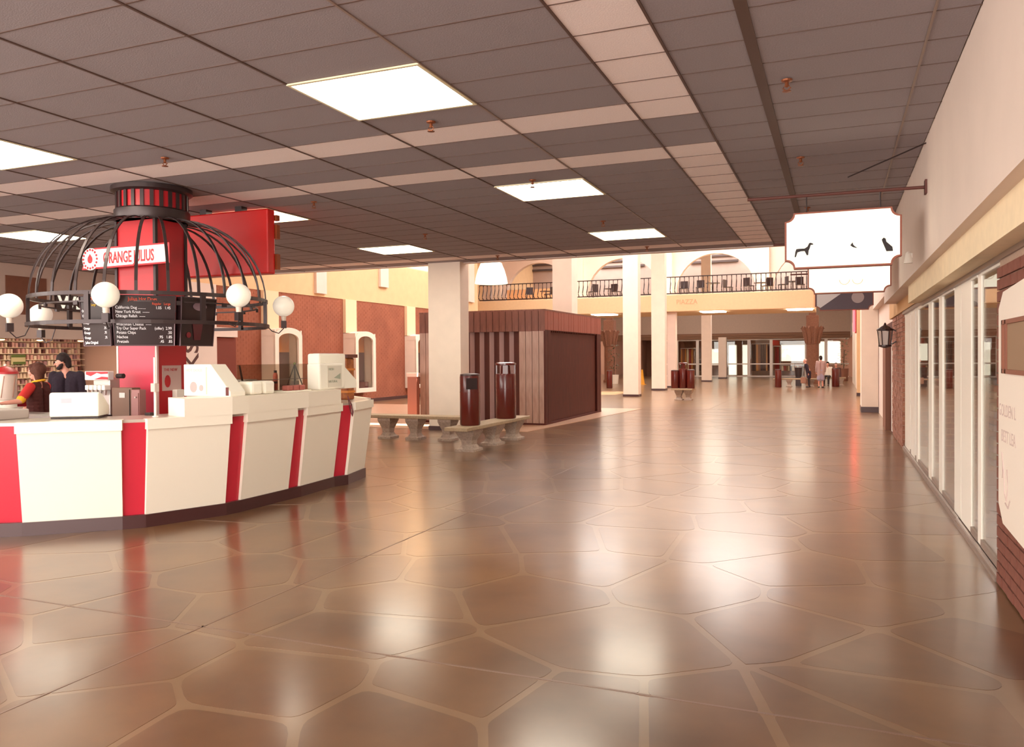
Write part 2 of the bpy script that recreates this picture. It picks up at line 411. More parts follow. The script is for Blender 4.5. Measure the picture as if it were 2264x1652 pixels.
# roof with three skylight openings
holes = [(-7.0, -4.2, 19.5, 20.6), (-5.45, -3.95, 36.2, 39.5), (-15.6, -14.5, 30.0, 33.5)]
xs = sorted({-21.5, 8.5, *[h[0] for h in holes], *[h[1] for h in holes]}); ys = sorted({16.8, 78.0, *[h[2] for h in holes], *[h[3] for h in holes]})
for a in range(len(xs)-1):
    for b in range(len(ys)-1):
        xm, ym = (xs[a]+xs[a+1])/2, (ys[b]+ys[b+1])/2
        if any(h[0] < xm < h[1] and h[2] < ym < h[3] for h in holes): continue
        rf.box(xs[a], xs[a+1], ys[b], ys[b+1], TOP, TOP+.15)
struct(rf.make('ceiling_atrium', WALLW))
for k, (x, y) in enumerate([(-5, 24), (-12, 24), (-5, 30.5), (-11.5, 31), (-5, 43), (-12, 42), (-3, 54), (-9, 56), (-15, 54)]):  # unseen roof panels added to fill the atrium with light
    if k == 0:
        al0 = t = thing('atrium_fill_panel', 'added unseen atrium fill panel, first of the rows', 'ceiling light', (x, y, TOP), 'added atrium fill panels')
        MB().box(x-2.4, x+2.4, y-2.4, y+2.4, TOP-.05, TOP).make('diffuser', mat('atrium_fill_glow', (255, 252, 248), .5, emit=ATR_L), t)
    else:
        t = copy_tree(al0); t.location = (x, y, TOP)
    t['label'] = 'added square atrium fill panel ' + ['above the right side of the wooden kiosk', 'above the left side of the wooden kiosk', 'between the kiosk and the brightest column', 'beside the apricot wall', 'above the fascia lettering', 'above the left balcony railing', 'above the two standing people', 'above the short far column', 'above the far left corner'][k]

# ---- left wall, near part (shop with lowered bulkhead)
WL = -17.3
struct(MB().box(WL-.3, WL, 5.0, 16.6, 2.2, 3.93).make('wall_left', MAUVE))
struct(MB().box(WL-.3, WL, YN, 9.0, 0, 2.2).make('wall_left_near', MAUVE))
o = MB().box(WL, WL+.02, 12.35, 13.35, 2.75, 3.62).make('wall_panel', mat('panel_brown', (124, 76, 58), .8, noise=.05)); tag(o, 'flat brown panel high on the mauve bulkhead above the left shop', 'panel')
# shop interior seen under the bulkhead
struct(MB().box(-21.0, -20.8, 8.5, 17.0, 0, 2.6).make('wall_shop_back', mat('shop_wall_pink', (214, 172, 150), .8)))
struct(MB().box(-21.0, WL-.3, 8.5, 17.0, 2.42, 2.55).make('ceiling_shop', MAUVE))
struct(MB().box(-21.0, WL-.05, 16.9, 17.05, 0, 3.93).make('wall_shop_side', mat('shop_wall_pink', (214, 172, 150))))
struct(MB().box(-21.0, WL-.3, 8.4, 8.5, 0, 2.6).make('wall_shop_side_near', mat('shop_wall_pink', (214, 172, 150))))
struct(MB().box(WL-.3, WL+.02, 11.2, 11.55, 0, 2.2).make('door_1', mat('jamb_orange_lit', (232, 178, 120), .6)))
t = thing('shop_light_panel', 'added light strip hidden behind the mauve bulkhead of the left shop', 'ceiling light', (-19, 13, 2.4)); MB().box(-19.4, -18.6, 10, 16, 2.37, 2.42).make('diffuser', mat('shop_fill_glow', (255, 236, 214), .5, emit=2.2), t)  # unseen strip added to brighten the packet rack
def downlight(y, lab):
    t = thing('shop_downlight', lab, 'downlight', (WL-.18, y, 2.2), 'downlights under the shop bulkhead')
    MB().lathe([(.1, 0), (.1, -.02), (.08, -.02)], (WL-.16, y, 2.2), 16).make('ring', BRASS, t)
    MB().lathe([(.075, 0), (.07, -.035), (.02, -.045)], (WL-.16, y, 2.195), 16).make('lamp_lens', WARMLIT, t)
downlight(12.35, 'leftmost of three warm downlights under the mauve bulkhead')
downlight(13.3, 'middle of three warm downlights under the mauve bulkhead')
downlight(14.4, 'rightmost of three warm downlights, next to the hanging menu boards')
# display rack: shelves full of small upright packets
rk = thing('display_rack', 'tall wall rack of tiny pink and brown packets in rows inside the left shop', 'display rack', (-20.3, 13.5, 0))
MB().box(-20.45, -20.4, 9.5, 16.8, .3, 2.4).make('back_panel', mat('rack_back', (236, 204, 184), .8), rk)
zs = [.55+.165*k for k in range(11)]
for k, z in enumerate(zs):
    MB().box(-20.4, -20.22, 9.5, 16.8, z, z+.014).make('shelf', mat('shelf_pale', (246, 226, 190), .6), rk)
pk = [mat('packet_pink', (222, 170, 156), .7), mat('packet_brown', (110, 62, 56), .7), mat('packet_cream', (240, 214, 186), .7), mat('packet_mauve', (170, 128, 130), .7)]
pb = [MB() for _ in pk]
for z in zs:
    y = 9.6
    while y < 16.7:
        w = rnd.uniform(.045, .075); h = rnd.uniform(.1, .14); q = rnd.choices(range(4), (6, 1, 5, 2))[0]
        pb[q].box(-20.36, -20.27, y, y+w, z+.014, z+.014+h); y += w+rnd.uniform(.02, .07)
for q in range(4): stuff(pb[q].make('packets', pk[q], rk))
for y, z, lab in ((13.25, 1.72, 'green and cream placard pinned on the rack left of the man\'s head'), (14.75, 1.72, 'second green placard on the rack right of the man\'s head')):
    t = thing('placard', lab, 'placard', (-20.2, y, z)); GR = mat('placard_green', (96, 110, 50), .7)
    MB().box(-20.21, -20.19, y-.2, y+.2, z-.13, z+.13).make('board', mat('placard_cream', (206, 190, 140)), t)
    MB().box(-20.189, -20.18, y-.2, y+.2, z+.06, z+.13).make('band', GR, t); MB().box(-20.189, -20.18, y-.15, y+.2, z-.13, z-.06).make('band', GR, t)
# white lettering on a dark sign behind the dome
t = thing('shop_sign', 'dark sign board with white letters W S seen through the iron dome', 'sign', (WL, 14, 3))
MB().box(WL+.02, WL+.08, 13.55, 15.2, 2.88, 3.27).make('board', BLACKP, t)
text('WS', .46, (WL+.082, 13.6, 2.92), (0, 1, 0), (0, 0, 1), mat('letters_cream', (240, 236, 220), .5, emit=.35), t, bold=.012)

# ---- left wall, far part: brick below, apricot plaster above
WB = -16.7
bw = MB().box(WB-.4, WB-.03, 16.6, 36.6, 0, 3.85).make('wall_brick', mat('mortar_brownish', (158, 94, 70), .9)); struct(bw)
struct(MB().box(WB-.4, WB, 16.6, 36.6, 3.85, TOP).make('wall_left_upper', YELLOW))
struct(MB().box(WL-.3, WB, 16.45, 16.62, 0, 3.93).make('wall_left_return', MAUVE))
struct(MB().box(-21.2, -21, 36.6, 70, 0, TOP).make('wall_left_far', YELLOW)); struct(MB().box(-21, WB-.4, 36.4, 36.6, 0, TOP).make('wall_left_step', YELLOW))
# brick courses as real relief; each brick is under 10 px here, so joined
bb = MB(); z = .02; r_ = 0
while z < 3.82:
    y = 16.62+(.12 if r_ % 2 else 0)
    while y < 36.5:
        d = rnd.uniform(0, .004); bb.box(WB-.035, WB-.024+d, y, min(y+.238, 36.58), z, z+.076); y += .245
    z += .082; r_ += 1
stuff(bb.make('far_bricks', BRICKO, bw))
struct(MB().box(WB-.01, WB+.02, 16.6, 36.6, 0, .12).make('baseboard_left', PLINTH))
# letters K S on white pier
pr = thing('lettered_pier', 'white flat pier with brown sideways letters behind the red column', 'pier', (WB, 17.5, 0))
MB().box(WB-.02, WB+.12, 16.62, 18.16, 0, 3.85).make('pier_face', WALLW, pr)
text('KS', .72, (WB+.125, 17.42, 1.38), (0, 0, 1), (0, -1, 0), mat('letters_brown', (84, 48, 42), .7), pr, bold=.01)
o = MB().box(WB-.02, WB+.03, 18.2, 19.05, 0, 2.32).make('recess_panel', mat('panel_dark_brick', (120, 52, 36), .8)); tag(o, 'dark reddish panel beside the lettered white pier', 'panel')
struct(MB().box(WB, WB+.1, 18.16, 19.05, 2.34, 2.62).make('trim_3', WALLW))
# pilasters with arched showcases
def showcase(y, lab, first=None):
    t = thing('showcase', lab, 'showcase', (WB, y, 0), 'arched showcases on the brick wall')
    MB().box(WB-.02, WB+.1, y, y+.72, 2.62, 3.85).make('pilaster', mat('pilaster_cream', (238, 208, 170), .8), t)
    MB().box(WB-.02, WB+.5, y, y+.06, .42, 2.6).make('side_panel', WHITE, t)
    MB().box(WB-.02, WB+.5, y+1.3, y+1.36, .42, 2.6).make('side_panel', WHITE, t)
    MB().box(WB-.02, WB+.5, y+.06, y+1.3, .42, .5).make('base_panel', WHITE, t)
    # arched front frame
    n = 14; yc = y+.68; r = .5; m_ = MB(); ro = .62
    out, inn = [], []
    for k in range(n+1):
        a = math.pi*k/n; out.append((yc-.68*math.cos(a), 2.42+.26*math.sin(a))); inn.append((yc-.5*math.cos(a), 2.3+.2*math.sin(a)))
    out = [(y, .42)]+out+[(y+1.36, .42)]; inn = [(yc-.5, .58)]+inn+[(yc+.5, .58)]
    for k in range(len(out)-1):
        a, b, c, d = out[k], out[k+1], inn[k+1], inn[k]
        m_.prism([(WB+.46, *a), (WB+.46, *b), (WB+.46, *c), (WB+.46, *d)], (.06, 0, 0))
    m_.prism([(WB+.46, y, .42), (WB+.46, y+1.36, .42), (WB+.46, yc+.5, .58), (WB+.46, yc-.5, .58)], (.06, 0, 0))
    m_.make('arched_frame', WHITE, t)
    MB().box(WB+.02, WB+.04, y+.06, y+1.3, .5, 1.9).make('back_panel', mat('case_back_brown', (110, 74, 76), .8), t)
    MB().box(WB+.02, WB+.04, y+.06, y+1.3, 1.9, 2.6).make('valance', mat('case_orange', (226, 150, 84), .8), t)
    MB().box(WB+.1, WB+.4, y+.3, y+1.0, .5, .8).make('plinth', mat('case_maroon', (96, 36, 34), .7), t)
    MB().box(WB+.455, WB+.46, yc-.5, yc+.5, .58, 2.48).make('glass', GLASS, t)
    # arched lid closing the top
    m_ = MB()
    for k in range(n):
        a0, a1 = math.pi*k/n, math.pi*(k+1)/n
        q = [(yc-.68*math.cos(a0), 2.42+.26*math.sin(a0)), (yc-.68*math.cos(a1), 2.42+.26*math.sin(a1))]
        m_.prism([(WB, *q[0]), (WB, *q[1]), (WB, q[1][0], q[1][1]-.03), (WB, q[0][0], q[0][1]-.03)], (.5, 0, 0))
    m_.make('arched_lid', WHITE, t)
    return t
c0 = showcase(20.25, 'arched white showcase nearest the globe lamps, left of the white boxes')
for y, lab in ((24.75, 'arched white showcase just right of the stacked white counter boxes'), (29.25, 'arched white showcase beside the wooden kiosk')):
    c = copy_tree(c0); c.location = (WB, y, 0); c['label'] = lab
for k, (y, z0) in enumerate(((23.0, 3.95), (27.2, 4.5), (31.4, 4.5), (35.4, 4.4))):
    o = MB().box(WB-.01, WB+.1, y, y+.6, z0, 6.8).make('wall_banner', WALLW)
    tag(o, ['pale vertical strip on the apricot wall, nearest of the row', 'pale vertical strip on the apricot wall, second of the row', 'pale vertical strip hidden behind the big white column', 'pale vertical strip left of the glowing bell'][k], 'banner', 'pale strips on the apricot wall')

# ================================================================== SQUARE WHITE COLUMNS
def column(x0, x1, y0, d, z1, lab, m=WHITE, base=.09, kind=True):
    t = thing('square_column', lab, 'column', ((x0+x1)/2, y0, 0), 'white square columns')
    MB().box(x0, x1, y0, y0+d, base, z1).make('shaft', m, t)
    MB().box(x0-.015, x1+.015, y0-.015, y0+d+.015, 0, base).make('base_trim', PLINTH, t)
    return t
column(-8.86, -8.03, 16.62, .45, TOP, 'largest white square column beside the trash cans and bench')
column(-8.62, -7.96, 24.8, .62, TOP, 'white square column rising behind the wooden kiosk')
column(-8.26, -7.62, 32.7, .5, TOP, 'brightest white column right of the wooden kiosk')
column(-8.38, -7.72, 38.8, .5, TOP, 'white column next beyond the brightest one, touching the balcony')
column(-8.3, -7.85, 42.3, .45, 4.0, 'pinkish short column under the left end of the lettered fascia', m=WALLW)
column(-8.06, -7.46, 52.4, .5, TOP, 'white column seen through the middle arch')
column(-7.95, -7.4, 59.6, .5, 3.0, 'short white column in front of the far shop front')

# ================================================================== BALCONY BRIDGE AND ARCADE
bx0, bx1, by = -19.1, -1.0, 42.0
bal = MB().box(bx0-.3, bx1, by+.15, 47, 4.02, 4.85).make('floor_balcony', FASC); struct(bal)
fs = MB().box(bx0-2, bx1, by, by+.15, 4.0, 4.9).make('trim_4', FASC, bevel=.04); struct(fs)
text('PIAZZA', .36, (-7.75, by-.005, 4.38), (1, 0, 0), (0, 0, 1), mat('letters_faint_pink', (240, 176, 138), .7), fs, sx=.9, ext=.004)
for x, lab in ((-6.0, 'flat lamp under the balcony fascia, left one'), (-1.7, 'flat lamp under the balcony fascia, right one'), (-11.9, 'flat lamp under the balcony behind the stone column')):
    t = thing('soffit_light', lab, 'ceiling light', (x, by+1, 4.02), 'lamps under the balcony'); MB().box(x-.6, x+.6, by+.4, by+1.6, 3.97, 4.02).make('diffuser', DIFF, t)
def railing(x0, x1, lab):
    t = thing('balcony_railing', lab, 'railing', ((x0+x1)/2, by, 4.9))
    y = by+.12
    MB().box(x0, x1, y-.02, y+.02, 5.8, 5.85).make('top_rail', DARKIRON, t); MB().box(x0, x1, y-.02, y+.02, 4.93, 4.99).make('bottom_rail', DARKIRON, t)
    n = max(2, int((x1-x0)/.235)); b0 = None
    for k in range(n+1):
        x = x0+(x1-x0)*k/n
        if b0 is None:
            pts = [(x, y, 5.8), (x, y, 5.5), (x, y-.06, 5.35), (x, y-.15, 5.18), (x, y-.15, 5.08), (x, y, 4.97)]
            b0 = MB().tube(pts, .027, 5).make('baluster', DARKIRON, t); bx_ = x
        else:
            o = b0.copy(); COL.objects.link(o); o.location = (x-bx_, 0, 0)
    return t
railing(-19.1, -14.5, 'black bellied iron railing left of the tall columns, behind the glowing bell')
railing(-14.3, -8.5, 'black bellied iron railing section between the white columns')
railing(-8.3, -1.1, 'black bellied iron railing above the lettered fascia')
# arcade wall with round arches
ac = struct(MB().box(-21, -20.5, 46.8, 47.2, 4.85, TOP).make('wall_arcade', WALLW))
def arch_bay(xc, r=2.25, half=2.7, y0=46.8, y1=47.2, zs=5.3):
    m_ = MB(); n = 20
    m_.box(xc-half, xc-r, y0, y1, 4.85, zs); m_.box(xc+r, xc+half, y0, y1, 4.85, zs)
    pts = [(xc-r*math.cos(math.pi*k/n), zs+r*math.sin(math.pi*k/n)) for k in range(n+1)]
    for k in range(n):
        a, b = pts[k], pts[k+1]
        m_.prism([(a[0], y0, a[1]), (b[0], y0, b[1]), (b[0], y0, TOP), (a[0], y0, TOP)], (0, y1-y0, 0))
    m_.box(xc-half, xc-r, y0, y1, zs, TOP); m_.box(xc+r, xc+half, y0, y1, zs, TOP)
    return m_.make('arch', WALLW, ac)
for xc in (-1.0, -6.4, -11.8, -17.2): arch_bay(xc)
for x in (1.7, -3.7, -9.1, -14.5, -19.9):
    MB().box(x-.27, x+.27, 46.5, 46.82, 4.85, TOP).make('pilaster', WHITE, ac)
struct(MB().box(-21, 8, 56, 56.2, 4.9, TOP).make('wall_upper_back', MAUVE))
for k, xc in enumerate((-1.0, -6.4, -11.8, -17.2)):
    t = thing('louvre_vent', ['', 'dark slotted vent seen at the top of the arch nearest the signs', 'dark slotted vent seen at the top of the middle arch', 'dark slotted vent seen through the left arch'][k] or 'dark slotted vent behind the rightmost arch', 'vent', (xc*1.16, 55.8, 8.0), 'dark vents behind the arches')
    for z in (8.05, 8.45): MB().box(xc*1.19-1.7, xc*1.19+1.5, 55.85, 56.0, z, z+.14).make('slot', mat('vent_dark', (96, 80, 76), .8), t)
# cafe chairs and tables behind the railing
def cafe_chair(x, y, rz):
    t = thing('cafe_chair', 'dark slatted cafe chair behind the balcony railing', 'chair', (x, y, 4.85), 'cafe chairs on the balcony')
    m_ = MB().box(x-.2, x+.2, y-.2, y+.2, 5.28, 5.32).make('seat', DARKIRON, t)
    MB().box(x-.2, x+.2, y+.17, y+.2, 5.32, 5.72).make('backrest', DARKIRON, t)
    for a in (-.17, .17):
        for b in (-.17, .17): MB().box(x+a-.015, x+a+.015, y+b-.015, y+b+.015, 4.85, 5.28).make('leg', DARKIRON, t)
    t.rotation_euler.z = rz; return t
cc0 = cafe_chair(-7.6, 43.4, 0)
for k, x in enumerate((-6.7, -5.3, -4.2, -3.3, -2.5, -1.7, -10.2, -11.4, -12.6, -15.4, -16.4)):
    c = copy_tree(cc0); c.location = (x, 43.2+.4*(k % 2), 4.85); c.rotation_euler.z = k*1.3; c['label'] = 'dark slatted cafe chair behind the %s railing, %s from its left end' % (('fascia' if x > -8 else 'middle' if x > -14 else 'left'), ['second', 'third', 'fourth', 'fifth', 'sixth', 'seventh', 'first', 'second', 'third', 'first', 'second'][k] if x > -8 else ['', '', '', '', '', '', 'third', 'second', 'first', 'second', 'first'][k])
def cafe_table(x, y):
    t = thing('cafe_table', 'round dark cafe table behind the balcony railing', 'table', (x, y, 4.85), 'cafe tables on the balcony')
    MB().lathe([(.38, 0), (.38, .03)], (x, y, 5.54), 18).make('table_top', DARKIRON, t); MB().lathe([(.03, 0), (.03, .69)], (x, y, 4.87), 8).make('stem', DARKIRON, t)
    MB().lathe([(.22, 0), (.03, .03)], (x, y, 4.85), 14).make('foot', DARKIRON, t); return t
ct0 = cafe_table(-6.1, 43.7)
for k, x in enumerate((-3.7, -2.1, -10.8, -12.0, -15.9)): c = copy_tree(ct0); c.location = (x, 44.6, 4.85); c['label'] = ['round dark table behind the railing just right of the fascia lettering', 'round dark table near the right end of the balcony', 'round dark table behind the middle railing, left one', 'round dark table behind the middle railing, right one', 'round dark table behind the left railing'][k]
# orange back counter behind the arches
tag(MB().box(-19, -14.6, 46.0, 46.4, 4.85, 5.85).make('planter_wall', mat('orange_counter', (232, 178, 130), .8)), 'pale orange low counter behind the left railing', 'counter')

# sunlit spot made up as a hanging white bell that glows
t = thing('sunlit_bell', 'glowing white bell shape added for a sunlit spot in front of the left arches', 'sunlit spot', (-14.1, 32, 6.4))
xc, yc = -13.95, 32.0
MB().lathe([(.30, .98), (.46, .88), (.58, .6), (.68, .25), (.72, 0), (.70, 0), (.66, .25), (.3, .95)], (xc, yc, 4.9), 28).make('bell_glow', mat('sunlit_glow', (255, 250, 228), .6, emit=.45), t, smooth=True)
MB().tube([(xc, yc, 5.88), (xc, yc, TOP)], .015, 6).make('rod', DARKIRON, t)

# ================================================================== FAR END
struct(MB().box(-21, 9, 65, 65.3, 3.4, TOP).make('wall_far', mat('far_wall_beige', (214, 190, 170), .85, noise=.03)))
fb = MB().box(-21, 1.0, 64.85, 65.0, 2.95, 3.42).make('trim_5', mat('band_brown', (150, 110, 84), .7)); struct(fb)
for z in (3.0, 3.12, 3.24): MB().box(-21, 1.0, 64.78, 64.85, z, z+.06).make('moulding', mat('band_tan', (176, 136, 108), .7), fb)
sf = thing('far_shop_front', 'long glazed shop front with white mullions at the far end of the hall', 'shop front', (-6, 65, 0))
for x in (-13.6, -11.95, -10.3, -8.25, -6.33, -4.66, -2.1, -.7): MB().box(x-.11, x+.11, 64.9, 65.05, .0, 2.95).make('mullion', ALU, sf)
MB().box(-14, .9, 64.95, 65.02, .95, 1.05).make('transom', ALU, sf); MB().box(-14, .9, 64.93, 65.05, 0, .09).make('sill', ALU, sf); MB().box(-14, .9, 64.93, 65.05, 2.86, 2.95).make('head', ALU, sf)
MB().box(-14, -.2, 64.99, 65.0, .1, 2.86).make('glass', GLASS, sf)
struct(MB().box(-21, 9, 71.8, 72, 0, 3.4).make('wall_far_shop_back', mat('far_shop_brown', (140, 96, 74), .8))); struct(MB().box(-21, 9, 65.3, 72, 3.3, 3.4).make('ceiling_far_shop', WALLW))
struct(MB().box(-15, -14.8, 65, 72, 0, 3.4).make('wall_far_shop_left', mat('far_shop_brown', (140, 96, 74))))
struct(MB().box(-14.8, 9, 66.62, 66.75, 0, 3.3).make('wall_far_shop_partition', mat('far_shop_brown', (140, 96, 74), .8)))
def pane(x0, x1, z0, z1, lab, y=66.57):
    t = thing('daylit_window', lab, 'window', ((x0+x1)/2, y, z0), 'daylit windows inside the far shop')
    MB().box(x0, x1, y, y+.03, z0, z1).make('pane', WINLIT, t); m_ = MB()
    m_.box(x0-.05, x0, y-.03, y+.05, z0, z1); m_.box(x1, x1+.05, y-.03, y+.05, z0, z1); m_.box(x0, x1, y-.03, y+.05, z1, z1+.06); m_.make('frame', ALU, t)
pane(-8.05, -7.45, .1, 2.5, 'narrow daylit opening left of the pair at the far shop'); pane(-6.95, -6.5, .1, 2.5, 'narrow daylit opening right of the pair at the far shop')
pane(-9.4, -8.75, .9, 2.2, 'small daylit square window beside the short column')
pane(-4.0, -1.6, 1.2, 2.45, 'widest daylit window to the left of the carved stone column'); pane(-1.3, .3, .95, 2.7, 'daylit window to the right of the carved stone column')
# goods in the far shop
GC = [mat('goods_orange', (216, 140, 70), .7), mat('goods_dark', (70, 36, 32), .7), mat('goods_brown', (150, 92, 60), .7), mat('goods_cream', (236, 214, 180), .7), mat('goods_red', (170, 50, 44), .7)]
def rack(x, w, h, m, lab):
    t = thing('clothes_rack', lab, 'clothes rack', (x, 66, 0), 'clothes racks in the far shop')
    f_ = MB(); f_.box(x-w/2-.03, x-w/2, 65.9, 65.95, 0, h+.1); f_.box(x+w/2, x+w/2+.03, 65.9, 65.95, 0, h+.1); f_.box(x-w/2, x+w/2, 65.9, 65.95, h+.06, h+.1); f_.make('frame', STEEL, t)
    k = 0; xx = x-w/2
    while xx < x+w/2-.08:
        ww = .1+.08*rnd.random(); MB().loft([(xx, 65.8, .45), (xx+ww, 65.8, .45), (xx+ww, 66.1, .45), (xx, 66.1, .45)], [(xx+.01, 65.88, h+.03), (xx+ww-.02, 65.88, h+.03), (xx+ww-.02, 66, h+.03), (xx+.01, 66, h+.03)]).make('garment', GC[(m+k*rnd.randrange(3)) % 5], t); xx += ww+.02; k += 1
rack(-11.2, 1.2, 2.2, 0, 'tall rack of orange and brown garments seen past the white columns'); rack(-9.9, .8, 1.3, 1, 'low dark garment rack left of the short column in the far shop')
rack(-5.5, 1.4, 2.5, 1, 'tall rack of dark garments in the wide middle bay of the far shop'); rack(-4.3, .5, 2.3, 2, 'narrow rack of brown garments beside the middle bay'); rack(-3.2, 1.5, .8, 3, 'low rack of pale goods under the wide daylit window')

# carved stone columns with palm capitals
def stonecol(x, y, lab):
    t = thing('carved_column', lab, 'column', (x, y, 0), 'carved stone columns')
    MB().lathe([(.42, 0), (.42, .12), (.36, .2), (.35, 2.3), (.38, 2.32)], (x, y, 0), 24).make('shaft', STONED, t, smooth=True)
    MB().lathe([(.36, 2.3), (.34, 2.5), (.44, 2.9), (.6, 3.3)], (x, y, 0), 24).make('capital', STONED, t, smooth=True)
    for k in range(10):
        a = 2*math.pi*k/10; c, s = math.cos(a), math.sin(a); q = []
        for r, z in ((.36, 2.35), (.4, 2.7), (.48, 3.1), (.6, 3.32), (.64, 3.2)): q.append((x+r*c, y+r*s, z))
        MB().tube(q, [.05, .09, .1, .07, .03], 6).make('leaf', STONED, t)
    MB().box(x-.34, x+.34, y-.34, y+.34, 3.3, 4.0).make('block', STONED, t, bevel=.03); MB().box(x-.2, x+.2, y-.2, y+.2, 4.0, 4.25).make('cap', STONED, t)
stonecol(-1.27, 50, 'carved stone column with leafy capital behind the two standing people'); stonecol(-13.5, 50, 'carved stone column with leafy capital right of the wooden kiosk')

# ================================================================== RIGHT SIDE
rw = struct(MB().box(.86, 1.9, YN, 16.2, 2.66, 3.93).make('wall_right', WALLW))
struct(MB().box(.86, 1.9, 16.2, 16.95, 2.66, TOP).make('wall_right_end', WALLW))
struct(MB().box(1.0, 1.9, 16.9, 64.9, 3.0, TOP).make('wall_right_upper', WALLW))
struct(MB().box(.955, 1.5, YN, 12.66, 2.42, 2.665).make('trim_6', BEIGE)); struct(MB().box(1.08, 1.5, 12.66, 19.2, 2.45, 3.0).make('trim_7', mat('fascia_ochre', (214, 168, 118), .7)))
struct(MB().box(1.1, 1.5, YN, 12.6, 2.38, 2.46).make('trim_8', TRACK)); struct(MB().box(1.1, 1.5, 12.6, 15.85, 2.40, 2.47).make('trim_9', TRACK))
# near brick wall with individual bricks
nb = struct(MB().box(1.118, 1.5, YN, 6.79, 0, 2.4).make('wall_brick_near', MORTAR))
bm0 = {}; rows = int(2.38/.086)
far_b = MB(); cnt = 0
for r in range(rows):
    z = .012+r*.086; y = 6.785-(.1 if r % 2 else 0); first = True
    if r % 2: 
        key = 'half'
        if key not in bm0: bm0[key] = MB().box(-.002, .03, -.09, 0, 0, .074).make('brick', BRICKD, nb); o = bm0[key]
        else: o = bm0[key].copy(); COL.objects.link(o)
        o.location = (1.1, 6.785, z)
    while y > YN+.3:
        if y > 5.3:
            key = 'full'
            if key not in bm0: bm0[key] = MB().box(-.002, .03, -.19, 0, 0, .074).make('brick', BRICKD, nb); o = bm0[key]
            else: o = bm0[key].copy(); COL.objects.link(o)
            o.location = (1.1+rnd.uniform(-.003, .002), y, z); cnt += 1
        else: far_b.box(1.098, 1.13, y-.19, y, z, z+.074)
        y -= .2
stuff(far_b.make('outer_bricks', BRICKD, nb))
# poster with clipped corners and a small window cut
ps = thing('wall_poster', 'large white poster with clipped corners taped to the near brick wall', 'poster', (1.1, 6, 1.3))
MB().prism([(1.094, y, z) for y, z in ((6.66, .62), (6.66, 2.02), (6.5, 2.13), (5.2, 2.2), (5.2, .45), (6.5, .5))], (-.006, 0, 0)).make('sheet', mat('poster_offwhite', (238, 222, 208), .7), ps)
fr = MB(); fr.box(1.07, 1.088, 5.3, 6.46, 1.9, 1.93); fr.box(1.07, 1.088, 5.3, 6.46, 1.56, 1.59); fr.box(1.07, 1.088, 6.43, 6.46, 1.56, 1.93); fr.box(1.07, 1.088, 6.31, 6.34, 1.56, 1.93); fr.make('picture_frame', mat('frame_brown', (140, 84, 64), .6), ps)
MB().box(1.082, 1.088, 5.3, 6.31, 1.59, 1.9).make('picture', mat('picture_tan', (150, 118, 92), .6), ps)
FT = mat('letters_faint_grey', (206, 182, 174), .8)
text('GOLDEN L', .12, (1.087, 6.64, 1.26), (0, -1, 0), (0, 0, 1), FT, ps, ext=.001); text('BEST LEA', .12, (1.087, 6.55, 1.08), (0, -1, 0), (0, 0, 1), FT, ps, ext=.001)
m_ = MB()
for q in ([(6.5, .95), (6.44, .85), (6.42, .72), (6.36, .68), (6.32, .76), (6.34, .9)], [(6.4, .66), (6.3, .64), (6.24, .7)], [(6.52, 1.0), (6.49, .92), (6.5, .82)]):
    m_.tube([(1.087, a, b) for a, b in q], .006, 5)
m_.make('sketch', FT, ps)
# storefront of sliding glass doors
def slide(y0, y1, x, post0, post1, lab):
    """one glazed leaf between y0 (near) and y1 (far) on track plane x; post widths at either end"""
    t = thing('glass_door', lab, 'glass door', (x, y0, .06), 'sliding glass doors of the right shop')
    if post0: MB().box(x-.015, x+.015, y0, y0+post0, .06, 2.4).make('stile', ALU, t)
    if post1: MB().box(x-.015, x+.015, y1-post1, y1, .06, 2.4).make('stile', ALU, t)
    MB().box(x-.02, x+.02, y0+post0, y1-post1, .06, .12).make('bottom_rail', TRACK, t); MB().box(x-.02, x+.02, y0+post0, y1-post1, 2.36, 2.4).make('top_rail', ALU, t)
    MB().box(x-.004, x+.004, y0+post0, y1-post1, .12, 2.36).make('pane', GLASS, t)
SLX = 1.155
slide(6.8, 7.93, SLX, 0, .17, 'nearest glass leaf beside the near brick wall, one slim stile')
slide(7.95, 8.93, SLX, 0, .62, 'second glass leaf whose broad white stile meets its neighbour')
slide(8.95, 10.40, SLX, .46, 0, 'third glass leaf, beyond the broad double white stile')
slide(10.42, 11.50, SLX, .33, 0, 'fourth glass leaf with a slim near stile')
slide(11.52, 13.33, SLX, .39, 0, 'fifth glass leaf with shop brick showing behind it')
slide(13.35, 14.14, SLX, .29, .3, 'nearest leaf of the stacked white doors')
slide(14.16, 15.14, SLX, .44, .4, 'middle leaf of the stacked white doors')
slide(15.16, 15.83, SLX, .66, 0, 'farthest white door leaf against the pink brick pier')
tr = thing('door_track', 'worn metal floor track running along the sliding glass doors', 'track', (1.15, 11, 0))
MB().box(1.09, 1.5, 6.82, 9.05, 0, .03).make('sill_plate', TRACK, tr); MB().box(1.11, 1.13, 6.82, 9.05, .03, .055).make('guide_rail', STEEL, tr); MB().box(1.19, 1.2, 6.82, 9.05, .03, .07).make('guide_rail', STEEL, tr)
MB().box(1.1, 1.5, 9.05, 15.84, 0, .05).make('sill_plate', TRACK, tr); MB().box(1.115, 1.13, 9.05, 15.84, .05, .065).make('guide_rail', STEEL, tr)
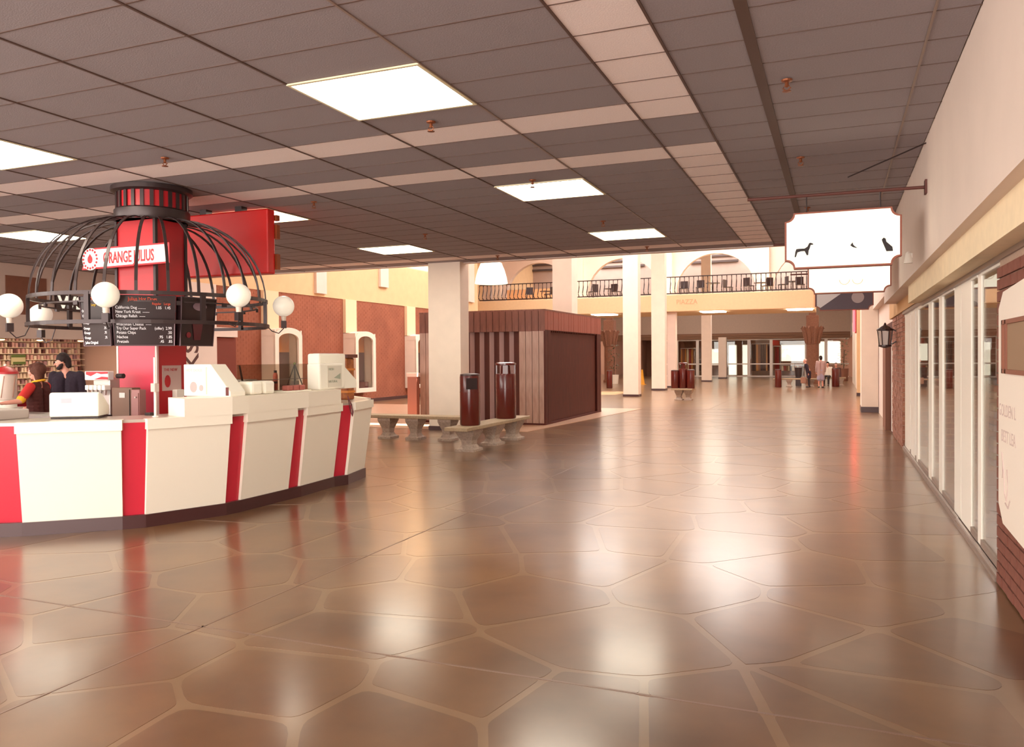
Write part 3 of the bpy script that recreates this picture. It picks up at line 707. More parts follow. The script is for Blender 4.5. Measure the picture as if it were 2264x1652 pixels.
# interior of the right shop
struct(MB().box(7.9, 8.0, YN, 60, 0, 3.9).make('wall_shop_right', mat('shop_grey', (196, 178, 160), .8))); struct(MB().box(1.5, 8, 5.8, 5.9, 0, 2.66).make('wall_shop_near', mat('shop_grey', (196, 178, 160))))
struct(MB().box(1.5, 8, YN, 19, 2.66, 2.72).make('ceiling_shop_right', WALLW)); struct(MB().box(1.5, 8, 19, 19.1, 0, 2.66).make('wall_shop_far', mat('shop_grey', (196, 178, 160))))
ib = struct(MB().box(1.3, 2.2, 13.6, 13.8, .05, 2.42).make('wall_shop_brick', MORTAR)); mb = MB()
for r in range(27):
    x = 1.3-(.1 if r % 2 else 0)
    while x < 2.15: mb.box(max(x, 1.3), x+.188, 13.585, 13.61, .06+r*.086, .06+r*.086+.072); x += .2
    y = 13.6
stuff(mb.make('shop_bricks', BRICKD, ib))
for x, y in ((3.6, 8.6), (3.6, 12.0), (3.6, 15.5)):
    t = thing('shop_light_panel', 'ceiling light inside the right shop, %s one' % {8.6: 'nearest', 12.0: 'middle', 15.5: 'farthest'}[y], 'ceiling light', (x, y, 2.66), 'ceiling lights in the right shop'); MB().box(x-.6, x+.6, y-.6, y+.6, 2.63, 2.66).make('diffuser', DIFF, t)
sh = thing('shelf_unit', 'shelf unit of folded coloured cloth seen through the nearest pane', 'shelf unit', (1.9, 9.6, 0))
for z in (.5, .86, 1.2, 1.55): MB().box(1.45, 2.9, 9.45, 9.95, z, z+.03).make('shelf', mat('shelf_wood', (120, 84, 66), .6), sh)
MB().box(1.42, 1.45, 9.4, 9.95, 0, 1.6).make('side_panel', mat('shelf_wood', (120, 84, 66), .6), sh); MB().box(1.45, 2.9, 9.93, 9.97, 0, 1.6).make('back_panel', mat('shelf_wood', (120, 84, 66), .6), sh)
FC = [(70, 76, 110), (190, 176, 170), (120, 130, 90), (168, 90, 80), (150, 140, 150), (96, 100, 140), (200, 186, 160), (110, 60, 70), (90, 120, 110)]
CN = ['slate blue', 'pale grey', 'olive', 'brick red', 'grey', 'blue', 'cream', 'wine red', 'green']
for i, z in enumerate((.53, .89, 1.23)):
    for j, x in enumerate((1.5, 1.95, 2.4)):
        for k in range(4):
            o = MB().box(x, x+.4, 9.47, 9.9, z+k*.07, z+k*.07+.064).make('folded_cloth', mat('cloth_%d' % ((i*5+k*2+j) % 9), FC[(i*5+k*2+j) % 9], .9), bevel=.012)
            tag(o, 'folded %s cloth, %s in the %s pile on the %s shop shelf' % (CN[(i*5+k*2+j) % 9], ['lowest', 'second', 'third', 'topmost'][k], ['left', 'middle', 'right'][j], ['lowest', 'middle', 'top'][i]), 'cloth', 'folded cloths on the shop shelf')
# brick pier and beyond
bp_ = struct(MB().box(1.115, 1.9, 15.85, 18.72, 0, 2.45).make('wall_brick_pier', MORTAR)); pb_ = MB()
for r in range(29):
    z = .006+r*.084; y = 15.84+(.0 if r % 2 else -.0)
    pb_.box(1.1, 1.12, 15.845, 15.84+(.1 if r % 2 else .2)-.012, z, z+.072); y = 15.84+(.1 if r % 2 else .2)
    while y < 18.6: pb_.box(1.098+rnd.uniform(0, .012), 1.12, y, y+.19, z, z+.072); y += .2
    for x in (1.12, 1.33): pb_.box(x, x+.19, 15.842, 15.86, z, z+.072)
stuff(pb_.make('pier_bricks', BRICKP, bp_))
d = struct(MB().box(1.12, 1.2, 18.75, 20.9, 0, 2.4).make('door_2', WOODR)); struct(MB().box(1.1, 1.2, 18.72, 18.95, .05, 2.0).make('trim_10', ALU))
tag(MB().box(1.02, 1.12, 19.6, 20.7, .0, 1.9).make('timber_post', mat('timber_brown', (138, 86, 64), .6)), 'broad brown timber post under the wall lantern', 'post')
struct(MB().box(1.15, 1.9, 18.72, 64.9, 0, 3.0).make('wall_right_lower', WALLW))
t = column(.69, 1.14, 25.5, 1.2, 9.5, 'white square column at the right wall beyond the brick pier', base=.16)
t = column(.80, 1.1, 35.6, .6, 9.5, 'slim white column on the right wall farther down the hall', m=YELLOW, base=.12)
struct(MB().box(1.0, 1.14, 28, 35, 0, 3.0).make('wall_right_panel', YELLOW)); struct(MB().box(.93, 1.14, 42.5, 53, 0, 3.6).make('wall_right_far_panel', WHITE))
t = thing('neon_sign', 'red glowing sign high on the right wall far down the hall', 'sign', (.8, 39, 3)); MB().box(.72, .8, 38.6, 39.6, 2.72, 3.8).make('face', NEON, t); MB().box(.8, 1.0, 38.5, 39.7, 2.66, 3.86).make('case', mat('case_red', (170, 60, 50), .5), t)
# wall lantern
t = thing('wall_lantern', 'black iron lantern with frosted panes on the brick pier', 'lantern', (1.1, 17.4, 2.05))
lx, ly = .9, 17.4
m_ = MB()
for k in range(6):
    a = math.pi*k/3; m_.tube([(lx+.1*math.cos(a), ly+.1*math.sin(a), 1.86), (lx+.135*math.cos(a), ly+.135*math.sin(a), 2.16)], .009, 5)
m_.make('cage', DARKIRON, t)
MB().lathe([(.09, 1.88), (.12, 2.15)], (lx, ly, 0), 6).make('glass_body', mat('frosted_glass', (206, 188, 178), .3), t)
MB().lathe([(.155, 2.16), (.15, 2.19), (.08, 2.24), (.03, 2.27), (.012, 2.32)], (lx, ly, 0), 12).make('roof', DARKIRON, t); MB().lathe([(.03, 1.82), (.12, 1.85), (.12, 1.88)], (lx, ly, 0), 12).make('base', DARKIRON, t)
m_ = MB(); m_.tube([(lx+.13, ly, 2.18), (1.02, ly, 2.2), (1.1, ly, 2.15)], .012, 6); m_.tube([(lx+.1, ly, 1.9), (1.03, ly, 1.9), (1.1, ly, 1.95)], .012, 6); m_.make('bracket', DARKIRON, t)
# small bell on upper wall
t = thing('wall_bell', 'small cream bell-shaped alarm on the upper right wall', 'alarm', (.86, 10.8, 2.86)); MB().lathe([(.055, 0), (.05, .03), (.035, .12), (.02, .14)], (.82, 10.8, 2.8), 16).make('housing', ALU, t); MB().box(.82, .86, 10.77, 10.83, 2.86, 2.92).make('bracket', ALU, t)

# ---------------------------------------------------------------- hanging signs
def notched(x0, x1, z0, z1, r, n=5):
    out = []
    for (cx, cz, a0) in ((x0, z0, 90), (x1, z0, 180), (x1, z1, 270), (x0, z1, 360)):
        for k in range(n+1):
            a = R(a0-90*k/n); out.append((cx+r*math.cos(a), cz+r*math.sin(a)))
    return out
RIM = mat('sign_rim_brown', (150, 84, 66), .6)
def hang_sign(y, lab, face, x0=-.51, x1=.63, z0=2.62, z1=3.22):
    t = thing('hanging_sign', lab, 'sign', ((x0+x1)/2, y, z1)); cx, cz = (x0+x1)/2, (z0+z1)/2
    P_ = notched(x0, x1, z0, z1, .09); I_ = [(cx+(a-cx)*.965, cz+(b-cz)*.94) for a, b in P_]
    MB().prism([(a, y, b) for a, b in P_], (0, .1, 0)).make('case', RIM, t)
    MB().prism([(a, y-.006, b) for a, b in I_], (0, .006, 0)).make('face', face, t)
    m_ = MB(); m_.tube([(x0+.22, y+.05, z1-.05), (x0+.22, y+.05, 3.4)], .008, 6); m_.tube([(x1-.2, y+.05, z1-.05), (x1-.2, y+.05, 3.4)], .008, 6); m_.make('hanger', DARKIRON, t)
    p = thing('sign_pipe', lab.replace('sign', 'pipe')[:0]+{0: 'rusty pipe carrying the animal sign, nearest of three', 1: 'rusty pipe carrying the middle hanging sign', 2: 'rusty pipe carrying the dark hanging sign'}[hang_sign.n], 'pipe', (0, y, 3.41), 'sign pipes across to the right wall'); hang_sign.n += 1
    MB().tube([(-.9, y+.05, 3.41), (.86 if y < 17 else 1.0, y+.05, 3.40)], .017, 8).make('bar', mat('pipe_rust', (96, 50, 42), .6), p); MB().box(.84+(.14 if y > 17 else 0), .86+(.14 if y > 17 else 0), y-.01, y+.11, 3.33, 3.47).make('wall_plate', mat('pipe_rust', (96, 50, 42), .6), p)
    return t
hang_sign.n = 0
s1 = hang_sign(9.1, 'backlit white hanging sign with black dog and cat silhouettes', SIGNLIT)
SB = mat('silhouette_black', (50, 42, 44), .7)
def sil(pts, x, z, s, par, y): MB().prism([(x+a*s, y, z+b*s) for a, b in pts], (0, -.003, 0)).make('silhouette', SB, par)
dog = [(0, 0), (.1, .02), (.2, .35), (.45, .42), (.7, .42), (.85, .1), (.95, .12), (.98, .45), (1.05, .6), (1.12, .85), (1.3, .86), (1.28, .95), (1.1, 1.02), (1.0, .98), (.9, .75), (.7, .62), (.3, .62), (.12, .6), (.05, .4)]
sil(dog, -.41, 2.745, .145, s1, 9.093)
sil([(0, .4), (.3, .8), (.35, .5), (.5, .3), (.9, 0), (.6, .05), (.3, .15)], .14, 2.81, .08, s1, 9.093)
sil([(0, 1), (.15, 1.15), (.3, 1.05), (.35, .8), (.8, .35), (.85, 0), (.35, 0), (.2, .4), (.05, .8)], .44, 2.76, .125, s1, 9.093)
s2 = hang_sign(13.0, 'backlit white hanging sign with faint round figures, behind the animal sign', SIGNLIT, x0=-.4, x1=.76)
FP = mat('faint_pink_line', (246, 226, 200), .7); m_ = MB()
for cx in (.12, .3): m_.tube([(cx+.07*math.cos(a), 12.99, 2.82+.07*math.sin(a)) for a in [math.pi*(1+k/8) for k in range(9)]], .005, 5)
m_.make('drawing', FP, s2)
s3 = hang_sign(18.0, 'dark hanging sign with pale disc and diagonal white wedge, farthest of three', mat('sign_dark', (84, 66, 76), .5), x0=-.41, x1=.72)
MB().prism([(-.37, 17.99, 2.72), (-.3, 17.99, 2.68), (.12, 17.99, 2.98), (.12, 17.99, 3.1), (-.37, 17.99, 3.1)], (0, -.003, 0)).make('wedge', mat('sign_pale', (214, 206, 206), .5), s3)
MB().lathe([(.12, 0), (.12, .004)], (.42, 17.985, 2.88), 24, ax='y').make('disc', mat('sign_disc', (168, 150, 150), .5), s3)
o = MB().tube([(.86, 9.2, 3.86), (.13, 9.9, 3.72)], .008, 5).make('brace_rod', DARKIRON); tag(o, 'thin bracing wire from the right wall up under the ceiling', 'wire')

# ================================================================== SNACK KIOSK COUNTER
B_ = [(-8.9, 4.95), (-7.62, 5.15), (-7.3, 5.35), (-6.63, 5.92), (-6.49, 6.07), (-6.17, 6.85), (-6.15, 7.06), (-6.13, 7.87), (-6.12, 8.08), (-6.17, 8.86), (-6.1, 9.07), (-6.25, 9.73), (-6.5, 10.05), (-7.2, 10.6), (-7.5, 10.7), (-8.6, 10.9), (-8.9, 10.9), (-11.2, 10.7), (-11.5, 10.5), (-12.3, 9.4), (-12.4, 9.1), (-12.4, 7.2), (-12.3, 6.9), (-11.2, 5.6), (-10.9, 5.4), (-9.2, 5.0)]
def offset(P, d):
    out = []; n = len(P)
    for i in range(n):
        a, b, c = Vector(P[i-1]), Vector(P[i]), Vector(P[(i+1) % n])
        e1 = (b-a).normalized(); e2 = (c-b).normalized(); n1 = Vector((e1.y, -e1.x)); n2 = Vector((e2.y, -e2.x)); m_ = (n1+n2).normalized()
        k = d/max(.5, m_.dot(n1)); out.append((b.x+m_.x*k, b.y+m_.y*k))
    return out
HT = 1.1
kc = thing('kiosk_counter', 'cream and red faceted snack kiosk counter on a dark plinth', 'counter', (-8.4, 7.8, 0))
def ring(name, Po, Pi, z0, z1, m, top_o=None):
    mb = MB(); n = len(Po); To = top_o or Po
    for i in range(n):
        j = (i+1) % n
        mb.loft([(*Po[i], z0), (*Po[j], z0), (*Pi[j], z0), (*Pi[i], z0)], [(*To[i], z1), (*To[j], z1), (*Pi[j], z1), (*Pi[i], z1)])
    return mb.make(name, m, kc)
ring('plinth', offset(B_, .03), offset(B_, -.3), 0, .13, PLINTH)
ring('red_core', offset(B_, -.02), offset(B_, -.38), .13, HT-.03, REDP, top_o=offset(B_, .095))
ring('counter_top', offset(B_, .09), offset(B_, -.55), HT-.03, HT, mat('counter_top_steel', (196, 184, 172), .3, metal=.4))
Tp = offset(B_, .12)
for i in range(0, len(B_), 2):
    a, b = (0, 1) if i == 0 else (i, i+1)
    if i == 0: a, b = 0, 1
    A, Bq = Vector(B_[a]), Vector(B_[b]); e = (Bq-A).normalized(); nn = Vector((e.y, -e.x))
    A0, B0 = A+nn*.012, Bq+nn*.012; A1, B1 = A+nn*.13-e*.012, Bq+nn*.13+e*.012
    ai, bi, ai1, bi1 = A0-nn*.05, B0-nn*.05, A1-nn*.06, B1-nn*.06
    zc = HT-.1
    MB().loft([(*A0, .13), (*B0, .13), (*bi, .13), (*ai, .13)], [(*A1, zc), (*B1, zc), (*bi1, zc), (*ai1, zc)]).make('front_panel', CREAM, kc)
    A2, B2 = A1+nn*.02-e*.012, B1+nn*.02+e*.012; ai2, bi2 = A2-nn*.1, B2-nn*.1
    MB().loft([(*A2, zc), (*B2, zc), (*bi2, zc), (*ai2, zc)], [(*A2, HT+.005), (*B2, HT+.005), (*bi2, HT+.005), (*ai2, HT+.005)]).make('panel_cap', CREAM, kc)
# raised ledge along the right-hand facets
Lo = offset(B_, .155); Li = offset(B_, -.3)
def lerp(a, b, t): return (a[0]+(b[0]-a[0])*t, a[1]+(b[1]-a[1])*t)
po = [lerp(Lo[4], Lo[5], .42), Lo[5], Lo[6], Lo[7], Lo[8], Lo[9]]; pi_ = [lerp(Li[4], Li[5], .42), Li[5], Li[6], Li[7], Li[8], Li[9]]
ZL = 1.29; mb = MB()
for i in range(5): mb.loft([(*po[i], HT), (*po[i+1], HT), (*pi_[i+1], HT), (*pi_[i], HT)], [(*po[i], ZL), (*po[i+1], ZL), (*pi_[i+1], ZL), (*pi_[i], ZL)])
mb.make('raised_ledge', CREAM, kc)
mb = MB(); 
for k in range(2): mb.tube([(-6.02, 9.0, 1.2-.02*k), (-5.97, 9.0+.02*k, 1.08), (-5.96, 9.02+.02*k, .98), (-5.98, 9.05, .92), (-6.0, 9.03, 1.0), (-6.02, 9.0, 1.2)], .006, 5)
mb.make('looped_cord', mat('cord_maroon', (120, 60, 66), .6), kc)
# sneeze guard
sg = thing('sneeze_guard', 'long clear glass guard standing on the raised kiosk ledge', 'glass guard', (-6.3, 8.4, ZL))
MB().box(-6.34, -6.33, 7.25, 9.35, ZL+.01, 1.63).make('pane', GLASSG, sg); MB().box(-6.345, -6.325, 7.25, 9.35, 1.44, 1.446).make('seam', mat('seam_dark', (90, 76, 70)), sg)
for y in (7.28, 9.33): MB().box(-6.36, -6.31, y-.02, y+.02, ZL, 1.36).make('bracket', STEEL, sg)

# red pillar, collar, dome
CX, CY = -8.2, 7.85
RC = struct(MB().box(-8.53, -7.88, 7.58, 8.07, 0, 3.9).make('trim_column_red', RED), 'square red pillar rising through the kiosk to the ceiling', 'column')
RC.name = 'red_column'; del RC['kind']
for x, y in ((-8.53, 7.58), (-7.88, 7.58), (-7.88, 8.07)): MB().box(x-.02, x+.02, y-.02, y+.02, 1.95, 3.5).make('corner_bead', DARKIRON, RC)
MB().box(-7.895, -7.865, 7.565, 7.595, 0, 1.95).make('corner_bead', mat('bead_pinkwhite', (236, 200, 196)), RC)
MB().box(-8.545, -8.515, 7.565, 7.595, 0, 1.95).make('corner_bead', mat('bead_pinkwhite', (236, 200, 196)), RC)
MB().box(-8.5, -7.9, 7.565, 7.58, .9, 1.93).make('glare_facing', mat('laminate_red_glare', (214, 60, 84), .35), RC)  # pinkish glare on the lower pillar front put into its colour
dc = thing('dome_cage', 'black iron birdcage dome hanging around the red pillar over the kiosk', 'canopy', (CX, CY, 3.9))
MB().lathe([(.44, 3.46), (.455, 3.5), (.455, 3.6), (.43, 3.62), (.43, 3.46)], (CX, CY, 0), 36).make('collar_band', DARKIRON, dc, smooth=True)
MB().lathe([(.415, 3.6), (.415, 3.88)], (CX, CY, 0), 36).make('collar_drum', RED, dc, smooth=True)
MB().lathe([(.46, 3.82), (.49, 3.84), (.49, 3.895), (.3, 3.895), (.3, 3.82)], (CX, CY, 0), 36).make('collar_rim', DARKIRON, dc, smooth=True)
sm = None
for k in range(24):
    a = 2*math.pi*k/24
    if sm is None:
        o = MB().box(.412, .435, -.022, .022, 3.6, 3.83).make('collar_slat', DARKIRON, dc); sm = o
    else: o = sm.copy(); COL.objects.link(o)
    o.matrix_parent_inverse = Matrix.Translation((-CX, -CY, -3.9)); o.location = (CX, CY, 0); o.rotation_euler = (0, 0, a)
def circ(r, z, n=72): return [(CX+r*math.cos(2*math.pi*k/n), CY+r*math.sin(2*math.pi*k/n), z) for k in range(n)]
RR = 1.40
for z, r in ((2.46, RR), (2.13, RR+.02)): MB().tube(circ(r, z), .028, 4, closed=True, flat=(.8, 1.1)).make('hoop', DARKIRON, dc)
MB().tube(circ(RR-.12, 2.37), .013, 4, closed=True).make('inner_hoop', DARKIRON, dc)
rb = None
NR = 26
for k in range(NR):
    a = 2*math.pi*(k+.3)/NR
    if rb is None:
        pts = []
        for i in range(13):
            t = (math.pi/2)*i/12; pts.append((.44+(RR-.44)*math.sin(t), 0, 2.46+(3.47-2.46)*math.cos(t)))
        o = MB().tube(pts, .022, 4, flat=(1.1, .45)).make('rib', DARKIRON, dc); rb = o
    else: o = rb.copy(); COL.objects.link(o)
    o.matrix_parent_inverse = Matrix.Translation((-CX, -CY, -3.9)); o.location = (CX, CY, 0); o.rotation_euler = (0, 0, a)
up = None
for k in range(7):
    a = R(299+51.43*k-12)
    if up is None: o = MB().box(RR-.02, RR+.02, -.028, .028, 2.12, 2.47).make('upright', DARKIRON, dc); up = o
    else: o = up.copy(); COL.objects.link(o)
    o.matrix_parent_inverse = Matrix.Translation((-CX, -CY, -3.9)); o.location = (CX, CY, 0); o.rotation_euler = (0, 0, a)
st_ = None
for k in range(14):
    a = R(20+25.7*k)
    if st_ is None: o = MB().box(RR-.13, RR-.105, -.03, .03, 2.33, 2.375).make('lamp_stub', DARKIRON, dc); st_ = o
    else: o = st_.copy(); COL.objects.link(o)
    o.matrix_parent_inverse = Matrix.Translation((-CX, -CY, -3.9)); o.location = (CX, CY, 0); o.rotation_euler = (0, 0, a)
for deg, z, lab in ((299, 2.41, 'white globe lamp at the front of the dome, before the black menu board'), (351, 2.455, 'white globe lamp on the front right of the dome ring'),
                    (40, 2.41, 'greyer white globe lamp at the far right of the dome ring'), (194, 2.30, 'small white globe lamp seen through the left uprights of the dome ring'), (246, 2.33, 'white globe lamp at the far left edge of the picture')):
    a = R(deg); rg = RR+.22; gx_, gy_ = CX+rg*math.cos(a), CY+rg*math.sin(a)
    t = thing('globe_lamp', lab, 'globe lamp', (gx_, gy_, z), 'globe lamps around the dome ring')
    MB().sphere((gx_, gy_, z), .142, 28, 16).make('globe', GLOBE, t, smooth=True)
    MB().lathe([(.03, -.2), (.035, -.14), (.05, -.128)], (gx_, gy_, z), 14).make('neck', mat('globe_neck', (224, 206, 190), .4), t)
    MB().box(gx_-.035, gx_+.035, gy_-.035, gy_+.035, z-.3, z-.2, rot=a).make('socket_box', DARKIRON, t)
    ex, ey = CX+RR*math.cos(a), CY+RR*math.sin(a)
    MB().tube([(gx_, gy_, z-.3), (gx_*.7+ex*.3, gy_*.7+ey*.3, z-.37), (gx_*.3+ex*.7, gy_*.3+ey*.7, z-.34), (ex, ey, 2.14)], .007, 5).make('cord', DARKIRON, t)

# red hanging board behind the dome
rbd = thing('red_signboard', 'large bright red board hung under the ceiling behind the dome', 'sign', (-8.2, 9.25, 3.9))
MB().box(-8.96, -7.46, 9.2, 9.36, 2.91, 3.83).make('panel', mat('board_red', (214, 22, 18), .4), rbd, bevel=.02)
for a, b in ((2.98, 3.2), (3.42, 3.62), (3.68, 3.76)): MB().box(-7.5, -7.43, 9.36, 9.43, a, b).make('raised_letter', mat('letter_gold_edge', (150, 70, 30), .5), rbd)
for x in (-8.65, -8.0): MB().box(x-.06, x+.06, 9.22, 9.34, 3.83, 3.9).make('hanger', DARKIRON, rbd)
# banner with sun emblem
bn = thing('name_banner', 'white red-edged banner with red lettering and sun emblem on the pillar', 'sign', (-8.2, 7.4, 2.98))
YB = 7.42
MB().prism([(-8.96, YB, 2.85), (-7.49, YB, 2.87), (-7.49, YB, 3.12), (-8.74, YB, 3.12), (-8.86, YB, 3.10)], (0, .03, 0)).make('border', TXTR, bn)
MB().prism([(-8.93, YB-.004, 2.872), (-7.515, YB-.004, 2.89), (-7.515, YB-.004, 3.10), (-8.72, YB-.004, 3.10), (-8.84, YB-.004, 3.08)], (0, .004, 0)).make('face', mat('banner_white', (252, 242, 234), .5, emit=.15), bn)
MB().lathe([(.14, 0), (.14, .012)], (-8.79, YB-.016, 2.98), 28, ax='y').make('emblem_disc', mat('banner_white', (252, 242, 234)), bn)
for k in range(16):
    a = 2*math.pi*k/16; MB().lathe([(.016, 0), (.016, .006)], (-8.79+.118*math.cos(a), YB-.022, 2.98+.118*math.sin(a)), 8, ax='y').make('emblem_ray', TXTR, bn)
MB().prism([(-8.79+.042*math.sin(q)*(1 if q < 3.2 else 1), YB-.02, 2.975+.05*math.cos(q)+(.02 if abs(math.sin(q)) < .2 and math.cos(q) > 0 else 0)) for q in [2*math.pi*k/12 for k in range(12)]], (0, -.004, 0)).make('emblem_drop', TXTR, bn)
text('ORANGE JULIUS', .2, (-8.58, YB-.006, 2.915), (1, 0, 0), (0, 0, 1), TXTR, bn, sx=.585, bold=.004)
for x in (-8.3, -8.0): MB().box(x-.03, x+.03, YB+.03, 7.58, 2.95, 3.0).make('bracket', DARKIRON, bn)

# menu boards, three around the pillar
def menu(a, b, lab, kind):
    a, b = Vector(a), Vector(b); e = (b-a).normalized(); n_ = Vector((e.y, -e.x)); w = (b-a).length
    t = thing('menu_board', lab, 'menu board', ((a.x+b.x)/2, (a.y+b.y)/2, 1.86), 'black menu boards around the pillar')
    z0, z1 = 1.86, 2.43; e3 = Vector((e.x, e.y, 0)); n3 = Vector((n_.x, n_.y, 0)); A = Vector((a.x, a.y, 0)); Bv = Vector((b.x, b.y, 0)); lean = n3*.05
    f0, f1 = A+Vector((0, 0, z0)), Bv+Vector((0, 0, z0)); f2, f3 = Bv+Vector((0, 0, z1))+lean+e3*.02, A+Vector((0, 0, z1))+lean-e3*.02
    MB().loft([f0-n3*.08, f1-n3*.08, f2-n3*.08, f3-n3*.08], [f0, f1, f2, f3]).make('housing', BLACKP, t)
    MB().tube([f0, f1, f2, f3], .012, 4, closed=True).make('edge_trim', mat('trim_grey', (92, 70, 74), .3, metal=.5), t)
    upv = (f3-f0).normalized()
    def T(s, u, v, sz, m, al='LEFT'):
        p = f0+e3*(u*w)+(f3-f0)*v+n3*.004; text(s, sz, p, e3, upv, m, t, align=al, ext=.002, sx=.8)
    c = Vector((CX, CY, 0)); mid = (A+Bv)/2; d = (c-mid); q = mid+d.normalized()*max(.05, d.length-.4)
    MB().tube([mid-n3*.08+Vector((0, 0, 2.3)), q+Vector((0, 0, 2.3))], .018, 6).make('arm', DARKIRON, t)
    return t, T, f0, e3, f3, w, n3
t, T, *_ = menu((-7.60, 6.71), (-7.16, 7.15), 'centre black menu board with rows of white lettering and prices', 'c')
T("Julius Hot Dogs", .5, .9, .06, TXTO, 'CENTER'); T('Regular   Large', .97, .82, .04, TXTO, 'RIGHT')
for v, l, r_ in ((.735, 'California Dog ..........', '1.05   1.45'), (.65, 'New York Kraut  ------', ''), (.565, 'Chicago Relish  -----', ''), (.40, 'Wisconsin Cheese  -----', ''), (.32, 'Try Our Super Pack', '(offer)  2.99'), (.235, 'Potato Chips', '.50'), (.145, 'Nachos', '.95   1.85'), (.055, 'Pretzels', '.45    .85')):
    T(l, .04, v, .047, TXTW); 
    if r_: T(r_, .97, v, .047, TXTW, 'RIGHT')
t, T, *_ = menu((-8.06, 6.70), (-7.64, 6.70), 'left black menu board turned away, edge hidden behind a globe lamp', 'l')
T('Drinks', .4, .9, .06, TXTO); T('Small - Large', .2, .8, .04, mat('letters_yellow', (200, 160, 50), .5, emit=.2))
for v in (.68, .58, .44, .33, .24, .14): T('Orange', .05, v, .04, TXTW); T('.75', .8, v, .04, TXTW)
T('Julius Original', .05, .04, .045, TXTW)
t, T, f0, e3, f3, w, n3 = menu((-7.12, 7.2), (-7.12, 7.72), 'right black menu board with a pale oval and a dark red drink picture', 'r')
U = (f3-f0); ctr = f0+e3*(w*.55)+U*.82+n3*.006
MB().prism([ctr+e3*(.11*math.cos(a))+U.normalized()*(.05*math.sin(a)) for a in [2*math.pi*k/24 for k in range(24)]], n3*.003).make('pale_oval', mat('oval_mauve', (150, 122, 132), .5), t)
ctr = f0+e3*(w*.5)+U*.36+n3*.006
MB().prism([ctr+e3*x+U.normalized()*z for x, z in ((-.05, -.14), (.05, -.14), (.09, .1), (-.09, .1))], n3*.002).make('picture_cup', mat('cup_dark_red', (90, 26, 34), .5), t)
MB().prism([ctr-e3*.14-U.normalized()*.08+e3*(.035*math.cos(a))+U.normalized()*(.035*math.sin(a)) for a in [2*math.pi*k/14 for k in range(14)]], n3*.003).make('picture_cherry', mat('cherry_red', (130, 36, 44), .5), t)

# ------------------------------------------------------------------ counter items
t = thing('cash_register', 'cream rounded cash register seen from behind on the kiosk counter', 'cash register', (-7.2, 5.85, HT))
cr = MB(); e = Vector((.85, .53, 0)); e.normalize(); nn = Vector((e.y, -e.x, 0)); c0_ = Vector((-7.18, 5.83, HT+.02))
prof = [(0, 0), (.34, 0), (.34, .1), (.12, .235), (.03, .25), (0, .23)]
Wd = .225
cr.loft([c0_-e*(Wd+.01)-nn*a+Vector((0, 0, b)) for a, b in prof], [c0_+e*(Wd+.01)-nn*a+Vector((0, 0, b)) for a, b in prof]); o = cr.make('body', PAPER, t, bevel=.018, smooth=True)
MB().loft([c0_-e*Wd-nn*.02-Vector((0, 0, .018)), c0_+e*Wd-nn*.02-Vector((0, 0, .018)), c0_+e*Wd-nn*.3-Vector((0, 0, .018)), c0_-e*Wd-nn*.3-Vector((0, 0, .018))], [c0_-e*Wd-nn*.02, c0_+e*Wd-nn*.02, c0_+e*Wd-nn*.3, c0_-e*Wd-nn*.3]).make('foot', BLACK, t)
MB().loft([c0_-e*.12+nn*.002+Vector((0, 0, .14)), c0_-e*.02+nn*.002+Vector((0, 0, .14)), c0_-e*.02+Vector((0, 0, .14)), c0_-e*.12+Vector((0, 0, .14))], [c0_-e*.12+nn*.002+Vector((0, 0, .19)), c0_-e*.02+nn*.002+Vector((0, 0, .19)), c0_-e*.02+Vector((0, 0, .19)), c0_-e*.12+Vector((0, 0, .19))]).make('display_label', mat('label_lilac_grey', (190, 176, 186), .4), t)
t = thing('till_printer', 'grey metal box with a small dark display at the left end of the counter', 'register', (-8.1, 5.55, HT))
MB().box(-8.3, -7.72, 5.35, 5.75, HT, HT+.1).make('body', mat('grey_enamel', (176, 162, 154), .4), t, bevel=.012); MB().box(-7.98, -7.88, 5.345, 5.36, HT+.015, HT+.075).make('display', BLACKP, t)
text('00', .045, (-7.97, 5.343, HT+.03), (1, 0, 0), (0, 0, 1), mat('digits_amber', (200, 160, 80), .5, emit=.5), t, ext=.001)
# work table inside the kiosk
wt = thing('work_table', 'steel work table around the red pillar inside the kiosk', 'table', (-9.2, 7.7, 0))
MB().box(-10.4, -7.8, 7.0, 7.56, .96, 1.0).make('table_top', STEEL, wt)
for x in (-10.35, -9.1, -7.85):
    for y in (7.05, 7.5): MB().box(x-.02, x+.02, y-.02, y+.02, 0, .96).make('leg', STEEL, wt)
MB().box(-10.3, -8.0, 7.1, 7.5, .3, .33).make('lower_shelf', STEEL, wt)
# soda fountain
t = thing('soda_fountain', 'steel soda fountain with a red and white header and white taps', 'drink dispenser', (-8.46, 7.25, 1.0))
MB().box(-8.47, -8.19, 7.15, 7.3, 1.0, 1.48).make('body', STEEL, t, bevel=.012)
MB().box(-8.530, -8.140, 7.08, 7.17, 1.45, 1.56).make('header', mat('header_white', (250, 240, 236), .4), t, bevel=.01)
MB().prism([(-8.500, 7.077, 1.555), (-8.140, 7.077, 1.555), (-8.140, 7.077, 1.53), (-8.250, 7.077, 1.525), (-8.320, 7.077, 1.54), (-8.420, 7.077, 1.50), (-8.500, 7.077, 1.52)], (0, -.003, 0)).make('red_wave', TXTR, t)
MB().prism([(-8.370, 7.077, 1.46), (-8.140, 7.077, 1.46), (-8.140, 7.077, 1.49), (-8.240, 7.077, 1.495), (-8.310, 7.077, 1.475)], (0, -.003, 0)).make('red_wave', TXTR, t)
